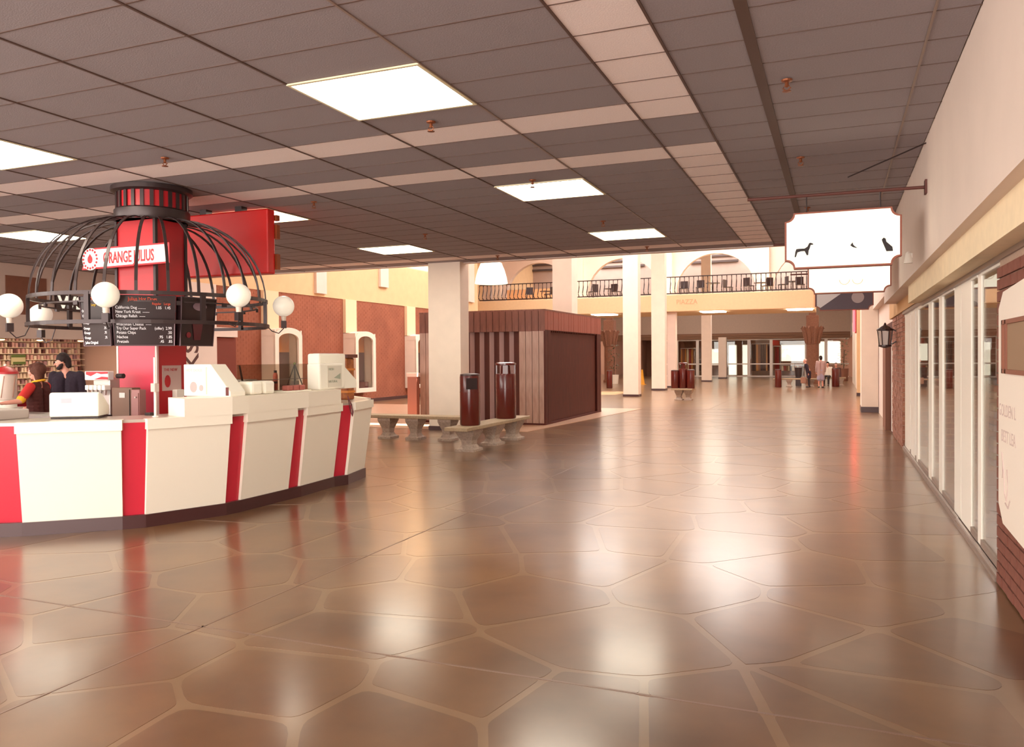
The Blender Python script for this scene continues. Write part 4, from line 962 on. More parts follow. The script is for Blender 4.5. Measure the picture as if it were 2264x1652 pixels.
for k in range(5):
    x = -8.480+.07*k; MB().box(x-.025, x+.025, 7.06, 7.15, 1.33, 1.39).make('tap', mat('tap_white', (250, 244, 236), .4), t, bevel=.008); MB().lathe([(.012, 0), (.02, .06)], (x, 7.09, 1.27), 8).make('nozzle', STEEL, t)
MB().box(-8.490, -8.150, 7.02, 7.16, 1.0, 1.03).make('drip_tray', BLACK, t); MB().box(-8.330, -8.240, 7.13, 7.16, 1.03, 1.14).make('access_hatch', BLACK, t)
MB().lathe([(.03, 0), (.03, .1)], (-8.120, 7.2, 1.5), 12, ax='x').make('motor', DARKIRON, t)
t = thing('freezer_box', 'tall brown metal machine beside the soda fountain', 'machine', (-8.05, 7.2, 1.0))
MB().box(-8.13, -7.8, 7.12, 7.25, 1.0, 1.36).make('body', mat('machine_brown', (122, 88, 70), .5), t, bevel=.008); MB().box(-8.0, -7.91, 7.115, 7.125, 1.24, 1.3).make('badge', STEEL, t); MB().box(-7.835, -7.83, 7.11, 7.12, 1.0, 1.34).make('seam', BLACK, t)
t = thing('syrup_cabinet', 'narrow pink-grey cabinet between the brown machine and the pole', 'cabinet', (-7.8, 7.0, 1.0))
MB().box(-7.79, -7.66, 7.1, 7.2, .0, 1.34).make('body', mat('cabinet_mauve', (170, 116, 112), .5), t, bevel=.008); MB().box(-7.78, -7.67, 7.09, 7.1, .1, 1.3).make('door', mat('cabinet_mauve', (170, 116, 112)), t); MB().lathe([(.01, 0), (.01, .02)], (-7.7, 7.07, 1.25), 8, ax='y').make('knob', STEEL, t)
# slush dispenser on its own side table
t = thing('side_table', 'small side table under the red-lidded drink dispenser', 'table', (-11.4, 8.12, 0)); MB().box(-11.65, -11.15, 7.9, 8.36, .95, 1.0).make('table_top', STEEL, t)
for x in (-11.62, -11.18):
    for y in (7.93, 8.33): MB().box(x-.02, x+.02, y-.02, y+.02, 0, .95).make('leg', STEEL, t)
# slush dispenser
t = thing('slush_dispenser', 'clear drink dispenser with red conical lid and white base', 'drink dispenser', (-11.4, 8.12, 1.0))
dx, dy = -11.4, 8.12
MB().lathe([(.145, 0), (.145, .1), (.12, .12)], (dx, dy, 1.0), 24).make('base', PAPER, t, smooth=True); MB().lathe([(.145, .12), (.15, .5)], (dx, dy, 1.0), 24).make('tank', mat('tank_clear_cream', (226, 204, 190), .15), t, smooth=True)
MB().lathe([(.175, .5), (.17, .53), (.09, .59), (.02, .615)], (dx, dy, 1.0), 24).make('lid', mat('lid_red', (190, 36, 40), .4), t, smooth=True); MB().sphere((dx, dy, 1.63), .02, 10, 8).make('knob', PAPER, t)
for k in range(6):
    a = k*1.05; MB().tube([(dx+.148*math.cos(a), dy+.148*math.sin(a), 1.15), (dx+.152*math.cos(a+.3), dy+.152*math.sin(a+.3), 1.47)], .008, 5).make('stripe', mat('stripe_tan', (190, 140, 120), .5), t)
# pole with box
t = thing('counter_pole', 'slim white pole with a small grey box standing on the kiosk counter', 'pole', (-6.2, 6.0, HT))
Pp = (-6.58, 6.3)
MB().tube([(*Pp, HT), (*Pp, 1.72)], .012, 10).make('tube', ALU, t); MB().box(Pp[0]-.03, Pp[0]+.03, Pp[1]-.03, Pp[1]+.03, 1.36, 1.45).make('switch_box', mat('box_grey', (196, 176, 168), .5), t, bevel=.005); MB().lathe([(.03, 0), (.03, .01)], (*Pp, HT), 12).make('flange', ALU, t)
# poster, napkin holder
t = thing('price_poster', 'small pale poster with red pictures on the right side of the red pillar', 'poster', (-7.88, 7.8, 1.5))
MB().box(-7.885, -7.87, 7.66, 7.97, 1.3, 1.62).make('sheet', mat('poster_greypink', (206, 176, 168), .6), t)
text('THE NEW', .05, (-7.869, 7.68, 1.55), (0, 1, 0), (0, 0, 1), TXTR, t, ext=.001); MB().prism([(-7.869, 7.7+.05*math.cos(a)+.04, 1.42+.08*math.sin(a)) for a in [2*math.pi*k/12 for k in range(12)]], (.001, 0, 0)).make('picture', TXTR, t)
t = thing('towel_dispenser', 'small white towel dispenser fixed low on the red pillar', 'dispenser', (-7.85, 7.9, 1.25)); MB().box(-7.88, -7.8, 7.82, 7.95, 1.17, 1.31).make('body', PAPER, t, bevel=.01); MB().box(-7.81, -7.795, 7.84, 7.93, 1.165, 1.175).make('slot', BLACK, t)
t = thing('mustard_bottle', 'small yellow squeeze bottle with white cap on the counter', 'bottle', (-6.55, 6.55, HT)); MB().lathe([(.017, 0), (.017, .05), (.008, .06)], (-6.6, 6.62, HT), 12).make('body', mat('mustard_yellow', (236, 180, 50), .4), t, smooth=True); MB().lathe([(.008, 0), (.003, .03)], (-6.6, 6.62, HT+.06), 10).make('cap', PAPER, t)
tag(MB().lathe([(.02, 0), (.02, .04)], (-6.53, 6.66, HT), 12).make('salt_pot', BLACK), 'small dark pot next to the yellow bottle', 'pot')
tag(MB().box(-6.86, -6.78, 6.42, 6.5, HT, HT+.03).make('coin_dish', BLACK, bevel=.005), 'little dark dish on the counter left of the yellow bottle', 'dish')
# display case
t = thing('display_case', 'white snack display case with food pictures and a slanted end', 'display case', (-6.4, 6.9, ZL))
pf = [(-6.72, 0), (-6.07, 0), (-6.07, .05), (-6.34, .35), (-6.72, .35)]
MB().prism([(x, 6.84, ZL+z) for x, z in pf], (0, .24, 0)).make('body', PAPER, t, bevel=.008)
for cx, cz, w, h in ((-6.58, .1, .05, .06), (-6.47, .09, .03, .035)): MB().prism([(cx+w*math.cos(a), 6.839, ZL+cz+h*math.sin(a)) for a in [2*math.pi*k/14 for k in range(14)]], (0, -.002, 0)).make('food_picture', mat('picture_mauve', (206, 164, 160), .6), t)
MB().box(-6.405, -6.39, 6.834, 6.84, ZL+.02, ZL+.32).make('strip', mat('strip_peach', (246, 214, 180), .6), t); MB().box(-6.13, -6.09, 6.836, 6.84, ZL+.01, ZL+.1).make('window', mat('case_maroon', (96, 36, 34)), t)
text('HOT DOGS', .045, (-6.69, 6.838, ZL+.27), (1, 0, 0), (0, 0, 1), mat('letters_pale_orange', (250, 196, 160), .6), t, ext=.001)
for k, y in enumerate((7.2, 7.41)):
    o = MB().box(-6.3, -6.08, y, y+.19, ZL, ZL+.15).make('napkin_box', PAPER, bevel=.03); tag(o, ['left one of two white rounded boxes on the ledge', 'right one of two white rounded boxes on the ledge'][k], 'box', 'white rounded boxes on the ledge')
t = thing('grill_hood', 'dark metal grill behind the glass guard', 'grill', (-6.75, 7.9, HT)); MB().box(-6.76, -6.48, 7.55, 8.05, HT, ZL+.1).make('body', mat('grill_brown', (112, 88, 76), .4, metal=.4), t, bevel=.01); MB().box(-6.74, -6.43, 7.52, 8.08, ZL+.1, ZL+.125).make('hood', BLACK, t); MB().box(-6.7, -6.5, 7.6, 7.8, ZL+.125, ZL+.16).make('foil', STEEL, t, bevel=.01)
MB().prism([(-6.44, 7.52, HT), (-6.44, 7.56, HT), (-6.44, 7.42, 1.62), (-6.44, 7.4, 1.62)], (.01, 0, 0)).make('side_arm', DARKIRON, t)
tr_ = tag(MB().box(-6.45, -6.12, 7.85, 8.35, ZL, ZL+.015).make('serving_tray', PAPER, bevel=.004), 'white tray on the ledge under the meat packs', 'tray')
for k, (y, lab) in enumerate(((7.98, 'left reddish meat pack on the white tray'), (8.1, 'middle reddish meat pack on the white tray'), (8.22, 'right reddish meat pack on the white tray'))):
    tag(MB().box(-6.25, -6.15, y-.05, y+.05, ZL+.015, ZL+.08).make('meat_pack', mat('meat_red', (176, 96, 86), .5), bevel=.015), lab, 'food', 'meat packs on the tray')
t = thing('ketchup_bottle', 'pinkish red squeeze bottle standing above the meat packs', 'bottle', (-6.4, 7.92, ZL)); MB().lathe([(.03, 0), (.03, .2), (.02, .23)], (-6.5, 8.13, ZL), 14).make('body', mat('ketchup_pink', (226, 110, 90), .5), t, smooth=True); MB().lathe([(.02, 0), (.02, .03)], (-6.5, 8.13, ZL+.23), 12).make('cap', BLACK, t)
t = thing('cone_rack', 'dark pyramid-shaped wire cone rack with a green tip', 'rack', (-6.45, 8.45, ZL)); m_ = MB()
for a, b in ((-.07, -.1), (.07, -.1), (-.07, .1), (.07, .1)): m_.tube([(-6.45+a, 8.45+b, ZL), (-6.45, 8.45, 1.62)], .008, 5)
m_.make('frame', DARKIRON, t); MB().sphere((-6.45, 8.45, 1.63), .018, 8, 6).make('tip', mat('tip_green', (110, 110, 60), .5), t); MB().lathe([(.06, 0), (.05, .1)], (-6.45, 8.45, ZL+.02), 8).make('holder', mat('holder_grey', (160, 130, 122), .5), t)
t = thing('juice_machine', 'white stepped machine with printed labels at the right end of the ledge', 'machine', (-6.3, 8.9, ZL))
MB().box(-6.3, -6.1, 8.5, 9.05, ZL, 1.63).make('front_housing', PAPER, t, bevel=.02); MB().box(-6.5, -6.31, 8.78, 9.4, ZL, 1.76).make('rear_housing', PAPER, t, bevel=.025)
MB().prism([(-6.3, 9.06, ZL), (-6.3, 9.38, ZL), (-6.3, 9.36, 1.4), (-6.3, 9.06, 1.6)], (.18, 0, 0)).make('end_block', PAPER, t)
MB().box(-6.1, -6.096, 8.66, 8.98, ZL+.03, 1.6).make('label_sheet', mat('label_pale_grey', (228, 220, 204), .6), t); MB().prism([(-6.095, 8.8, 1.44), (-6.095, 8.95, 1.5), (-6.095, 8.95, 1.42)], (.001, 0, 0)).make('label_mark', mat('label_green_grey', (170, 176, 156), .6), t)
MB().box(-6.46, -6.35, 8.86, 9.3, 1.76, 1.765).make('top_plate', mat('plate_mauve', (196, 170, 166), .4), t)
for s, z in (('FRESH', 1.54), ('NATURAL', 1.38)): text(s, .045, (-6.094, 8.68, z), (0, 1, 0), (0, 0, 1), mat('label_green_grey', (170, 176, 156)), t, ext=.001)
t = thing('carved_post', 'carved orange-brown wooden post behind the white machine', 'post', (-6.62, 9.75, HT))
MB().box(-6.62, -6.46, 9.66, 9.84, HT, 1.7).make('shaft', mat('carved_orange', (190, 112, 44), .5, rgb2=(140, 70, 36), nscale=14, bump=.5), t, bevel=.02); MB().box(-6.65, -6.43, 9.62, 9.88, 1.7, 1.75).make('cap', mat('carved_cap_brown', (104, 52, 38), .5), t)
for z in (1.2, 1.36, 1.52): MB().box(-6.625, -6.455, 9.655, 9.845, z, z+.03).make('carved_band', mat('carved_band', (226, 140, 60), .5), t)

# ================================================================== BENCHES, CANS, WOODEN KIOSK
def pedestal(mb, x, y, h, w, d):
    """cast-stone scroll pedestal, w along x, d along y"""
    prof = [(.5, 0), (.5, .1), (.36, .16), (.27, .3), (.3, .5), (.42, .72), (.5, .88), (.5, 1)]
    for i in range(len(prof)-1):
        (a, z0), (b, z1) = prof[i], prof[i+1]
        mb.loft([(x-a*w, y-a*d, z0*h), (x+a*w, y-a*d, z0*h), (x+a*w, y+a*d, z0*h), (x-a*w, y+a*d, z0*h)], [(x-b*w, y-b*d, z1*h), (x+b*w, y-b*d, z1*h), (x+b*w, y+b*d, z1*h), (x-b*w, y+b*d, z1*h)], cap=(i in (0, len(prof)-2)))
def bench(x0, x1, y0, y1, legs, lab, h=.47):
    t = thing('stone_bench', lab, 'bench', ((x0+x1)/2, (y0+y1)/2, 0), 'cast stone benches')
    MB().box(x0, x1, y0, y1, h-.065, h).make('seat_slab', SLABT, t, bevel=.01)
    lx_ = (x1-x0) > (y1-y0)
    for lx, ly in legs:
        mb = MB(); pedestal(mb, lx, ly, h-.065, .3 if lx_ else .36, .36 if lx_ else .42); mb.make('pedestal', STONE, t, smooth=True)
        for s in (-1, 1):
            if lx_: MB().lathe([(.05, -.12), (.05, .12)], (lx+s*.1, ly, h-.14), 12, ax='y').make('scroll', STONE, t, smooth=True)
            else: MB().lathe([(.055, -.15), (.055, .15)], (lx, ly+s*.13, h-.14), 12, ax='x').make('scroll', STONE, t, smooth=True)
    return t
bench(-6.4, -5.95, 12.55, 15.65, [(-6.17, 13.1), (-6.17, 14.15), (-6.17, 15.2)], 'stone bench carrying the two maroon trash cans', h=.46)
bench(-9.35, -6.95, 14.4, 14.8, [(-8.76, 14.6), (-8.1, 14.6), (-7.35, 14.6)], 'stone bench standing crosswise in front of the big white column', h=.5)
bench(-5.8, -5.0, 30.3, 30.9, [(-5.55, 30.6), (-5.2, 30.6)], 'small stone bench under the far cluster of maroon cans', h=.45)
bench(-3.1, -.9, 44.5, 44.95, [(-2.3, 44.7), (-1.2, 44.7)], 'stone bench at the far end beside the two standing people', h=.45)
def can(x, y, z, r, h, lab, top=None, flap=None, grp='maroon trash cans', seg=28):
    t = thing('trash_can', lab, 'trash can', (x, y, z), grp)
    MB().lathe([(r*.93, 0), (r, .02), (r, h-.02), (r*.97, h)], (x, y, z), seg).make('drum', MAROON, t, smooth=True)
    MB().lathe([(r*1.01, h*.66), (r*1.015, h*.665), (r*1.015, h*.675), (r*1.01, h*.68)], (x, y, z), seg).make('band', MAROON, t)
    if top == 'open':
        for k in range(4):
            a = R(20+90*k); MB().box(-.012, .012, -.05, .05, 0, .17, rot=0).make('top_post', MAROON, t).matrix_parent_inverse = Matrix.Translation((-x, -y, -z))
            o = t.children[-1]; o.location = (x+r*.9*math.cos(a), y+r*.9*math.sin(a), z+h); o.rotation_euler = (0, 0, a)
        MB().lathe([(r*.98, h+.17), (r*1.03, h+.18), (r*1.03, h+.21), (r*.8, h+.23)], (x, y, z), seg).make('hood', MAROON, t, smooth=True)
        MB().lathe([(r*.5, h), (r*.45, h+.16)], (x, y, z), 16).make('inner_bin', MAROON, t, smooth=True)
    else:
        MB().lathe([(r*.98, h), (r*.96, h+.03), (r*.5, h+.045)], (x, y, z), seg).make('lid', mat('lid_dark', (58, 30, 26), .3), t, smooth=True)
    if flap is not None:
        a = R(flap); o = MB().box(-.01, .012, -.1, .1, -.1, .1).make('flap', BLACKP, t); o.matrix_parent_inverse = Matrix.Translation((-x, -y, -z)); o.location = (x+r*math.cos(a), y+r*math.sin(a), z+h-.14); o.rotation_euler = (0, 0, a)
    return t
can(-6.17, 13.15, .46, .185, .90, 'nearer maroon trash can standing on the stone bench, with dark flap', flap=-55)
can(-6.17, 14.85, .46, .205, .90, 'taller maroon trash can with open hooded top on the bench', top='open')
for x, y, h, r, lab in ((-5.69, 30.5, .66, .15, 'left of three maroon cans on the small far bench'), (-5.09, 30.5, .68, .15, 'right of three maroon cans on the small far bench')): can(x, y, .45, r, h, lab, seg=18)
can(-5.4, 30.6, .45, .17, .75, 'middle and tallest of three maroon cans on the small far bench', top='open', seg=18)
can(-2.82, 44.2, 0, .17, .9, 'dark maroon can left of the far bench', seg=16); can(-.02, 45.2, 0, .19, .95, 'dark maroon can right of the standing woman far away', seg=16); can(-11.1, 41.0, 0, .16, .9, 'dark maroon can by the left carved stone column', seg=16)
t = thing('swing_bin', 'small black bin with a bail handle behind the far bench', 'bin', (-1.8, 46, 0)); MB().lathe([(.16, .5), (.2, 1.0)], (-1.9, 46.3, 0), 14).make('bucket', BLACK, t); MB().tube([(-2.1, 46.3, 1.0), (-2.1, 46.3, 1.22), (-1.7, 46.3, 1.22), (-1.7, 46.3, 1.0)], .015, 5).make('handle', DARKIRON, t); MB().box(-2.05, -1.75, 46.2, 46.4, 0, .5).make('stand', DARKIRON, t)
t = thing('floor_cone', 'yellow caution cone between two white columns', 'cone', (-10.7, 46.9, 0)); MB().lathe([(.15, .03), (.05, .85), (.06, .88)], (-10.6, 46.5, 0), 14).make('cone', mat('cone_yellow', (238, 170, 50), .5), t, smooth=True); MB().box(-10.8, -10.4, 46.3, 46.7, 0, .03).make('base', mat('cone_yellow', (238, 170, 50)), t)
def plant(x, y, h, pr_, ph, lab, potm, seed, spread=.4):
    t = thing('potted_plant', lab, 'plant', (x, y, 0)); r2 = random.Random(seed)
    MB().lathe([(pr_*.85, 0), (pr_, ph)], (x, y, 0), 16).make('pot', potm, t, smooth=True); MB().tube([(x, y, ph-.05), (x+.03, y, ph+(h-ph)*.6)], .03, 6).make('stem', mat('stem_brown', (90, 66, 50), .8), t)
    mb = MB()
    for k in range(90):
        a = r2.uniform(0, 6.28); z = r2.uniform(ph+.15, h); r = spread*r2.random()**.5*(1-.5*(z-ph)/(h-ph)); L = .16
        p = Vector((x+r*math.cos(a), y+r*math.sin(a), z)); d = Vector((math.cos(a), math.sin(a), r2.uniform(-.5, .5)))*L; s = d.cross(Vector((0, 0, 1))).normalized()*.045
        mb.prism([p, p+d*.5+s, p+d, p+d*.5-s], (0, 0, .006))
    stuff(mb.make('foliage', mat('leaf_olive', (86, 92, 62), .7), t))
plant(.45, 55, 2.7, .3, .8, 'potted indoor tree at the far right before the white column', mat('pot_brown', (140, 92, 70), .6), 3)
plant(-12.6, 47.6, 2.4, .3, .55, 'dark leafy plant right of the left carved stone column', mat('pot_cream', (232, 220, 206), .6), 5, .5)

wk = thing('wooden_kiosk', 'closed brown wooden plank kiosk with folded side panels', 'kiosk', (-8.4, 21, 0))
kx0, kx1, ky0, ky1, kz = -10.12, -6.62, 18.47, 23.5, 2.87
MB().box(kx0+.06, kx1-.06, ky0+.4, ky1-.06, .05, 2.8).make('inner_box', WOODR, wk)
MB().box(kx0, kx1, ky0, ky1, kz-.04, kz).make('roof', WOOD, wk); MB().box(kx0, kx1, ky0, ky1, 0, .05).make('floor_frame', WOODR, wk)
# front planks: fascia and right-hand full height boards
n = 20; w = (kx1-kx0)/n; fp = None; pp = {}
def plank(key, dims, m, loc, nm='plank', alongy=False):
    if key not in pp: o = MB().box(*dims).make(nm, m, wk); pp[key] = o
    else: o = pp[key].copy(); COL.objects.link(o)
    o.matrix_parent_inverse = Matrix.Translation((8.4, -21, 0)); o.location = loc
for k in range(n): plank('f', (.006, w-.006, 0, .03, 2.33, kz-.04), WOOD, (kx0+k*w, ky0+rnd.uniform(0, .006), 0), 'fascia_plank')
for k in range(4): plank('v', (.006, w-.006, 0, .04, .02, 2.33), WOODL, (kx1-(k+1)*w, ky0+.01+rnd.uniform(0, .006), 0))
plank('v', (0, 0, 0, 0, 0, 0), WOODL, (kx0, ky0+.01, 0)); plank('v', (0, 0, 0, 0, 0, 0), WOODL, (kx0+w, ky0+.01, 0))
# zigzag folding shutter; lit and shaded faces put into the leaf colours
x = kx0+2*w; xe = kx1-4*w; nz = 9; dz_ = (xe-x)/nz
for k in range(nz):
    a = x+k*dz_; MB().prism([(a, ky0+.05, .04), (a+dz_*.28, ky0+.17, .04), (a+dz_*.28, ky0+.19, .04), (a, ky0+.07, .04)], (0, 0, 2.29)).make('folding_leaf', mat('fold_mauve_lit', (206, 172, 168), .3), wk)
    MB().prism([(a+dz_*.28, ky0+.17, .04), (a+dz_, ky0+.05, .04), (a+dz_, ky0+.07, .04), (a+dz_*.28, ky0+.19, .04)], (0, 0, 2.29)).make('folding_leaf', mat('fold_brown_shaded', (84, 40, 32), .35), wk)
# side wall with double doors
n = 24; w2 = (ky1-ky0)/n
for k in range(n): plank('sf', (-.03, 0, .006, w2-.006, 2.36, kz-.04), mat('wood_side_red_glow', (160, 80, 62), .45, rgb2=(138, 62, 48), nscale=5, stretch=(6, 6, .6)), (kx1-rnd.uniform(0, .006), ky0+k*w2, 0), 'fascia_plank')  # red glow on this side put into the plank colour
for a, b in ((ky0, ky0+w2), (ky0+w2, ky0+2*w2), (ky1-2*w2, ky1-w2), (ky1-w2, ky1)): MB().box(kx1-.04, kx1-.004, a+.006, b-.006, .02, 2.36).make('side_plank', WOODR, wk)
dm = mat('door_mahogany', (84, 26, 18), .7, spec=.15, rgb2=(66, 20, 14), nscale=6, stretch=(8, 8, .4))
yd0, yd1 = ky0+2*w2, ky1-2*w2; nd = 16; wd_ = (yd1-yd0)/nd
for k in range(nd): MB().box(kx1-.2, kx1-.17+(.008 if k % 2 else 0), yd0+k*wd_+.004, yd0+(k+1)*wd_-.004, .04, 2.36).make('door_board', dm, wk)
MB().box(kx1-.17, kx1-.14, (yd0+yd1)/2-.03, (yd0+yd1)/2+.03, .04, 2.36).make('meeting_stile', WOODR, wk); MB().lathe([(.02, 0), (.025, .03)], (kx1-.15, (yd0+yd1)/2+.1, 1.05), 10, ax='x').make('door_knob', BRASS, wk)
for k in range(28): MB().prism([(kx1-.03, yd0+k*(yd1-yd0)/28, 2.36), (kx1-.03, yd0+(k+1)*(yd1-yd0)/28, 2.36), (kx1-.03, yd0+(k+.5)*(yd1-yd0)/28, 2.31)], (-.03, 0, 0)).make('scallop', WOODR, wk)
t = thing('ticket_post', 'reddish slim wooden post left of the big white column', 'post', (-10.3, 18.1, 0)); MB().box(-10.25, -9.98, 18.05, 18.2, 0, 1.2).make('shaft', mat('post_red_wood', (176, 104, 84), .5), t); MB().box(-10.27, -9.96, 18.03, 18.22, 1.2, 1.3).make('cap', mat('post_cap_pink', (244, 206, 190), .5), t)
for k, (x, y) in enumerate(((-7.4, 20.3), (-8.6, 19.7))): tag(MB().box(x-.2, x+.2, y-.15, y+.15, kz, kz+.05).make('roof_box', PAPER), ['flat white package lying on the kiosk roof, right', 'flat white package lying on the kiosk roof, left'][k], 'package')

# ================================================================== PEOPLE
def ico(mb, c, r, s=(1, 1, 1)):
    M = Matrix.Translation(Vector(c)) @ Matrix.Diagonal((s[0]*r, s[1]*r, s[2]*r, 1)); bmesh.ops.create_icosphere(mb.b, subdivisions=2, radius=1, matrix=M)
def cap(mb, a, b, ra, rb, n=10):
    a, b = Vector(a), Vector(b)
    k = max(2, int((b-a).length/(.5*min(ra, rb)))+1); k = min(k, 14)
    for i in range(k+1):
        t = i/k; p = a.lerp(b, t); r = ra+(rb-ra)*t; M = Matrix.Translation(p) @ Matrix.Scale(r, 4); bmesh.ops.create_icosphere(mb.b, subdivisions=1 if r < .03 else 2, radius=1, matrix=M)
def blob(name, fn, m, parent, vox, xf, smooth=4):
    mb = MB(); fn(mb); me = bpy.data.meshes.new(name); mb.b.to_mesh(me); mb.b.free()
    o = bpy.data.objects.new(name, me); COL.objects.link(o)
    md = o.modifiers.new('r', 'REMESH'); md.mode = 'VOXEL'; md.voxel_size = vox; md.use_smooth_shade = True
    sm_ = o.modifiers.new('s', 'SMOOTH'); sm_.iterations = smooth; sm_.factor = .5
    dg = bpy.context.evaluated_depsgraph_get(); dg.update(); m2 = bpy.data.meshes.new_from_object(o.evaluated_get(dg)); o.modifiers.clear(); o.data = m2; bpy.data.meshes.remove(me)
    m2.name = name; m2.materials.clear(); m2.materials.append(m)
    for p in m2.polygons: p.use_smooth = True
    m2.transform(xf); o.parent = parent; o.matrix_parent_inverse = Matrix.Translation(-parent.location); return o
def hand(mb, w, dirv, palm, s=1.0, curl=.6):
    """palm and five unequal bent fingers; dirv = pointing direction, palm = palm normal"""
    d = Vector(dirv).normalized(); nrm = Vector(palm).normalized(); sd = d.cross(nrm).normalized(); w = Vector(w)
    for o in (-.026, -.009, .009, .026): cap(mb, w+sd*o*.7*s, w+d*.08*s+sd*o*s, .014*s, .013*s)
    for o, L in ((-.03, .062), (-.01, .075), (.01, .08), (.03, .07)):
        k = w+d*.085*s+sd*o*s; a = k+(d*math.cos(curl*.5)+nrm*math.sin(curl*.5))*L*.5*s; b = a+(d*math.cos(curl*1.2)+nrm*math.sin(curl*1.2))*L*.45*s; cap(mb, k, a, .0095*s, .0085*s); cap(mb, a, b, .0085*s, .0072*s)
    k = w+d*.03*s+sd*.034*s; a = k+(d*.5+sd*.8+nrm*.25).normalized()*.04*s; cap(mb, k, a, .012*s, .0105*s); cap(mb, a, a+(d*.85+sd*.25+nrm*.3).normalized()*.032*s, .0105*s, .009*s)
def person(lab, loc, rz, h, vox=.011, lean=0, turn=0, head_tilt=0, armL=None, armR=None, sit=False, hair=HAIRB, hair_fn=None, top=None, sleeve=None, cuff=None, collar=None, legs=NAVY, coat=None, skirt=None, beard=False, shoes=BLACK, bald=False, long_sleeve=True, extra=None, skin=SKIN):
    s = h/1.75; t = thing('person', lab, 'person', loc); xf = Matrix.Translation(Vector(loc)) @ Matrix.Rotation(rz, 4, 'Z') @ Matrix.Scale(s, 4)
    L = math.sin(lean)
    def up(x, y, z, zb=.95): return (x, y+L*max(0, z-zb), z-max(0, z-zb)*(1-math.cos(lean)))
    ht = Matrix.Translation(Vector(up(0, 0, 1.5))) @ Matrix.Rotation(turn, 4, 'Z') @ Matrix.Rotation(-head_tilt, 4, 'X') @ Matrix.Translation((0, 0, -1.5))
    def hd(x, y, z): return ht @ Vector((x, y+.02, z))
    shz = 1.43
    aL = armL or [up(-.19, 0, shz), up(-.24, .0, 1.13), up(-.24, .05, .86)]; aR = armR or [up(.19, 0, shz), up(.24, .0, 1.13), up(.24, .05, .86)]
    if sit: lg = [[(q*.1, 0, .93), (q*.12, .42, .93), (q*.12, .46, .5)] for q in (-1, 1)]
    else: lg = [[(q*.095, 0, .93), (q*.1, .01, .5), (q*.1, -.01, .09)] for q in (-1, 1)]
    def body(mb):
        ico(mb, hd(0, 0, 1.655), .1, (.76, .95, 1.0)); cap(mb, hd(0, .035, 1.6), hd(0, .05, 1.565), .06, .045)
        cap(mb, hd(0, .085, 1.655), hd(0, .112, 1.625), .011, .016); ico(mb, hd(0, .085, 1.585), .02, (1.2, .6, .5)); ico(mb, hd(-.076, -.005, 1.645), .022, (.4, .8, 1.2)); ico(mb, hd(.076, -.005, 1.645), .022, (.4, .8, 1.2))
        for q in (-1, 1): ico(mb, hd(q*.045, .075, 1.61), .024)
        cap(mb, up(0, -.005, 1.42), hd(0, -.01, 1.58), .058, .052)
        for q in (-1, 1): cap(mb, up(q*.07, 0, 1.0), up(q*.1, 0, 1.34), .1, .095); cap(mb, up(0, 0, 1.43), up(q*.17, 0, 1.42), .055, .055)
        for A_ in (aL, aR):
            cap(mb, A_[0], A_[1], .052, .043); cap(mb, A_[1], A_[2], .042, .027); d = Vector(A_[2])-Vector(A_[1]); q = -1 if A_ is aL else 1
            hand(mb, Vector(A_[2])+d.normalized()*.01, d, Vector((-q, .3, 0)) if abs(d.normalized().z) > .6 else Vector((0, 0, -1)))
        for A_ in lg:
            cap(mb, A_[0], A_[1], .085, .055); cap(mb, A_[1], A_[2], .055, .036); f = Vector(A_[2]); cap(mb, f-Vector((0, .03, .04)), f+Vector((0, .15, -.055)), .04, .03)
    blob('body', body, skin, t, vox, xf, 2)
    def topf(mb):
        for q in (-1, 1):
            cap(mb, up(q*.075, 0, .9 if not coat else (.72 if not sit else .9)), up(q*.1, 0, 1.34), .125 if coat else .115, .115); cap(mb, up(q*.05, -.005, 1.43), up(q*.165, 0, 1.405), .07, .075)
        if long_sleeve:
            for A_ in (aL, aR): d = (Vector(A_[2])-Vector(A_[1])).normalized(); cap(mb, A_[0], A_[1], .07, .058); cap(mb, A_[1], Vector(A_[2])-d*.03, .058, .044)
        if coat and not sit: 
            for q in (-1, 1): cap(mb, (q*.07, 0, .9), (q*.085, 0, .62), .13, .12)
    blob('coat' if coat else 'top', topf, top, t, vox, xf, 2)
    if not long_sleeve:
        for A_ in (aL, aR):
            blob('sleeve', lambda mb: cap(mb, A_[0], Vector(A_[0]).lerp(Vector(A_[1]), .78), .074, .068), sleeve, t, vox, xf, 2)
            blob('cuff', lambda mb: cap(mb, Vector(A_[0]).lerp(Vector(A_[1]), .83), Vector(A_[0]).lerp(Vector(A_[1]), .88), .066, .064), cuff, t, vox, xf, 1)
    if collar:
        def cl(mb):
            for k in range(16): a = 2*math.pi*k/16; ico(mb, up(.082*math.cos(a), .075*math.sin(a)-.005, 1.475+.02*(1-math.sin(a))), .024, (1, 1, .8))
        blob('collar', cl, collar, t, vox, xf, 1)
    def lf(mb):
        for A_ in lg: cap(mb, A_[0], A_[1], .1, .075); cap(mb, A_[1], Vector(A_[2])+Vector((0, 0, .02)), .075, .058)
        cap(mb, (-.07, 0, .95), (.07, 0, .95), .115, .115)
    def sk(mb):
        for q in (-1, 1): cap(mb, (q*.06, 0, .95), (q*.085, 0, .5), .12, .13)
    blob('skirt' if skirt else 'trousers', sk if skirt else lf, skirt or legs, t, vox, xf, 2)
    def sh_(mb):
        f = Vector(A_[2]); cap(mb, f-Vector((0, .035, .04)), f+Vector((0, .16, -.055)), .047, .036)
    for A_ in lg: blob('shoe', sh_, shoes, t, vox, xf, 1)
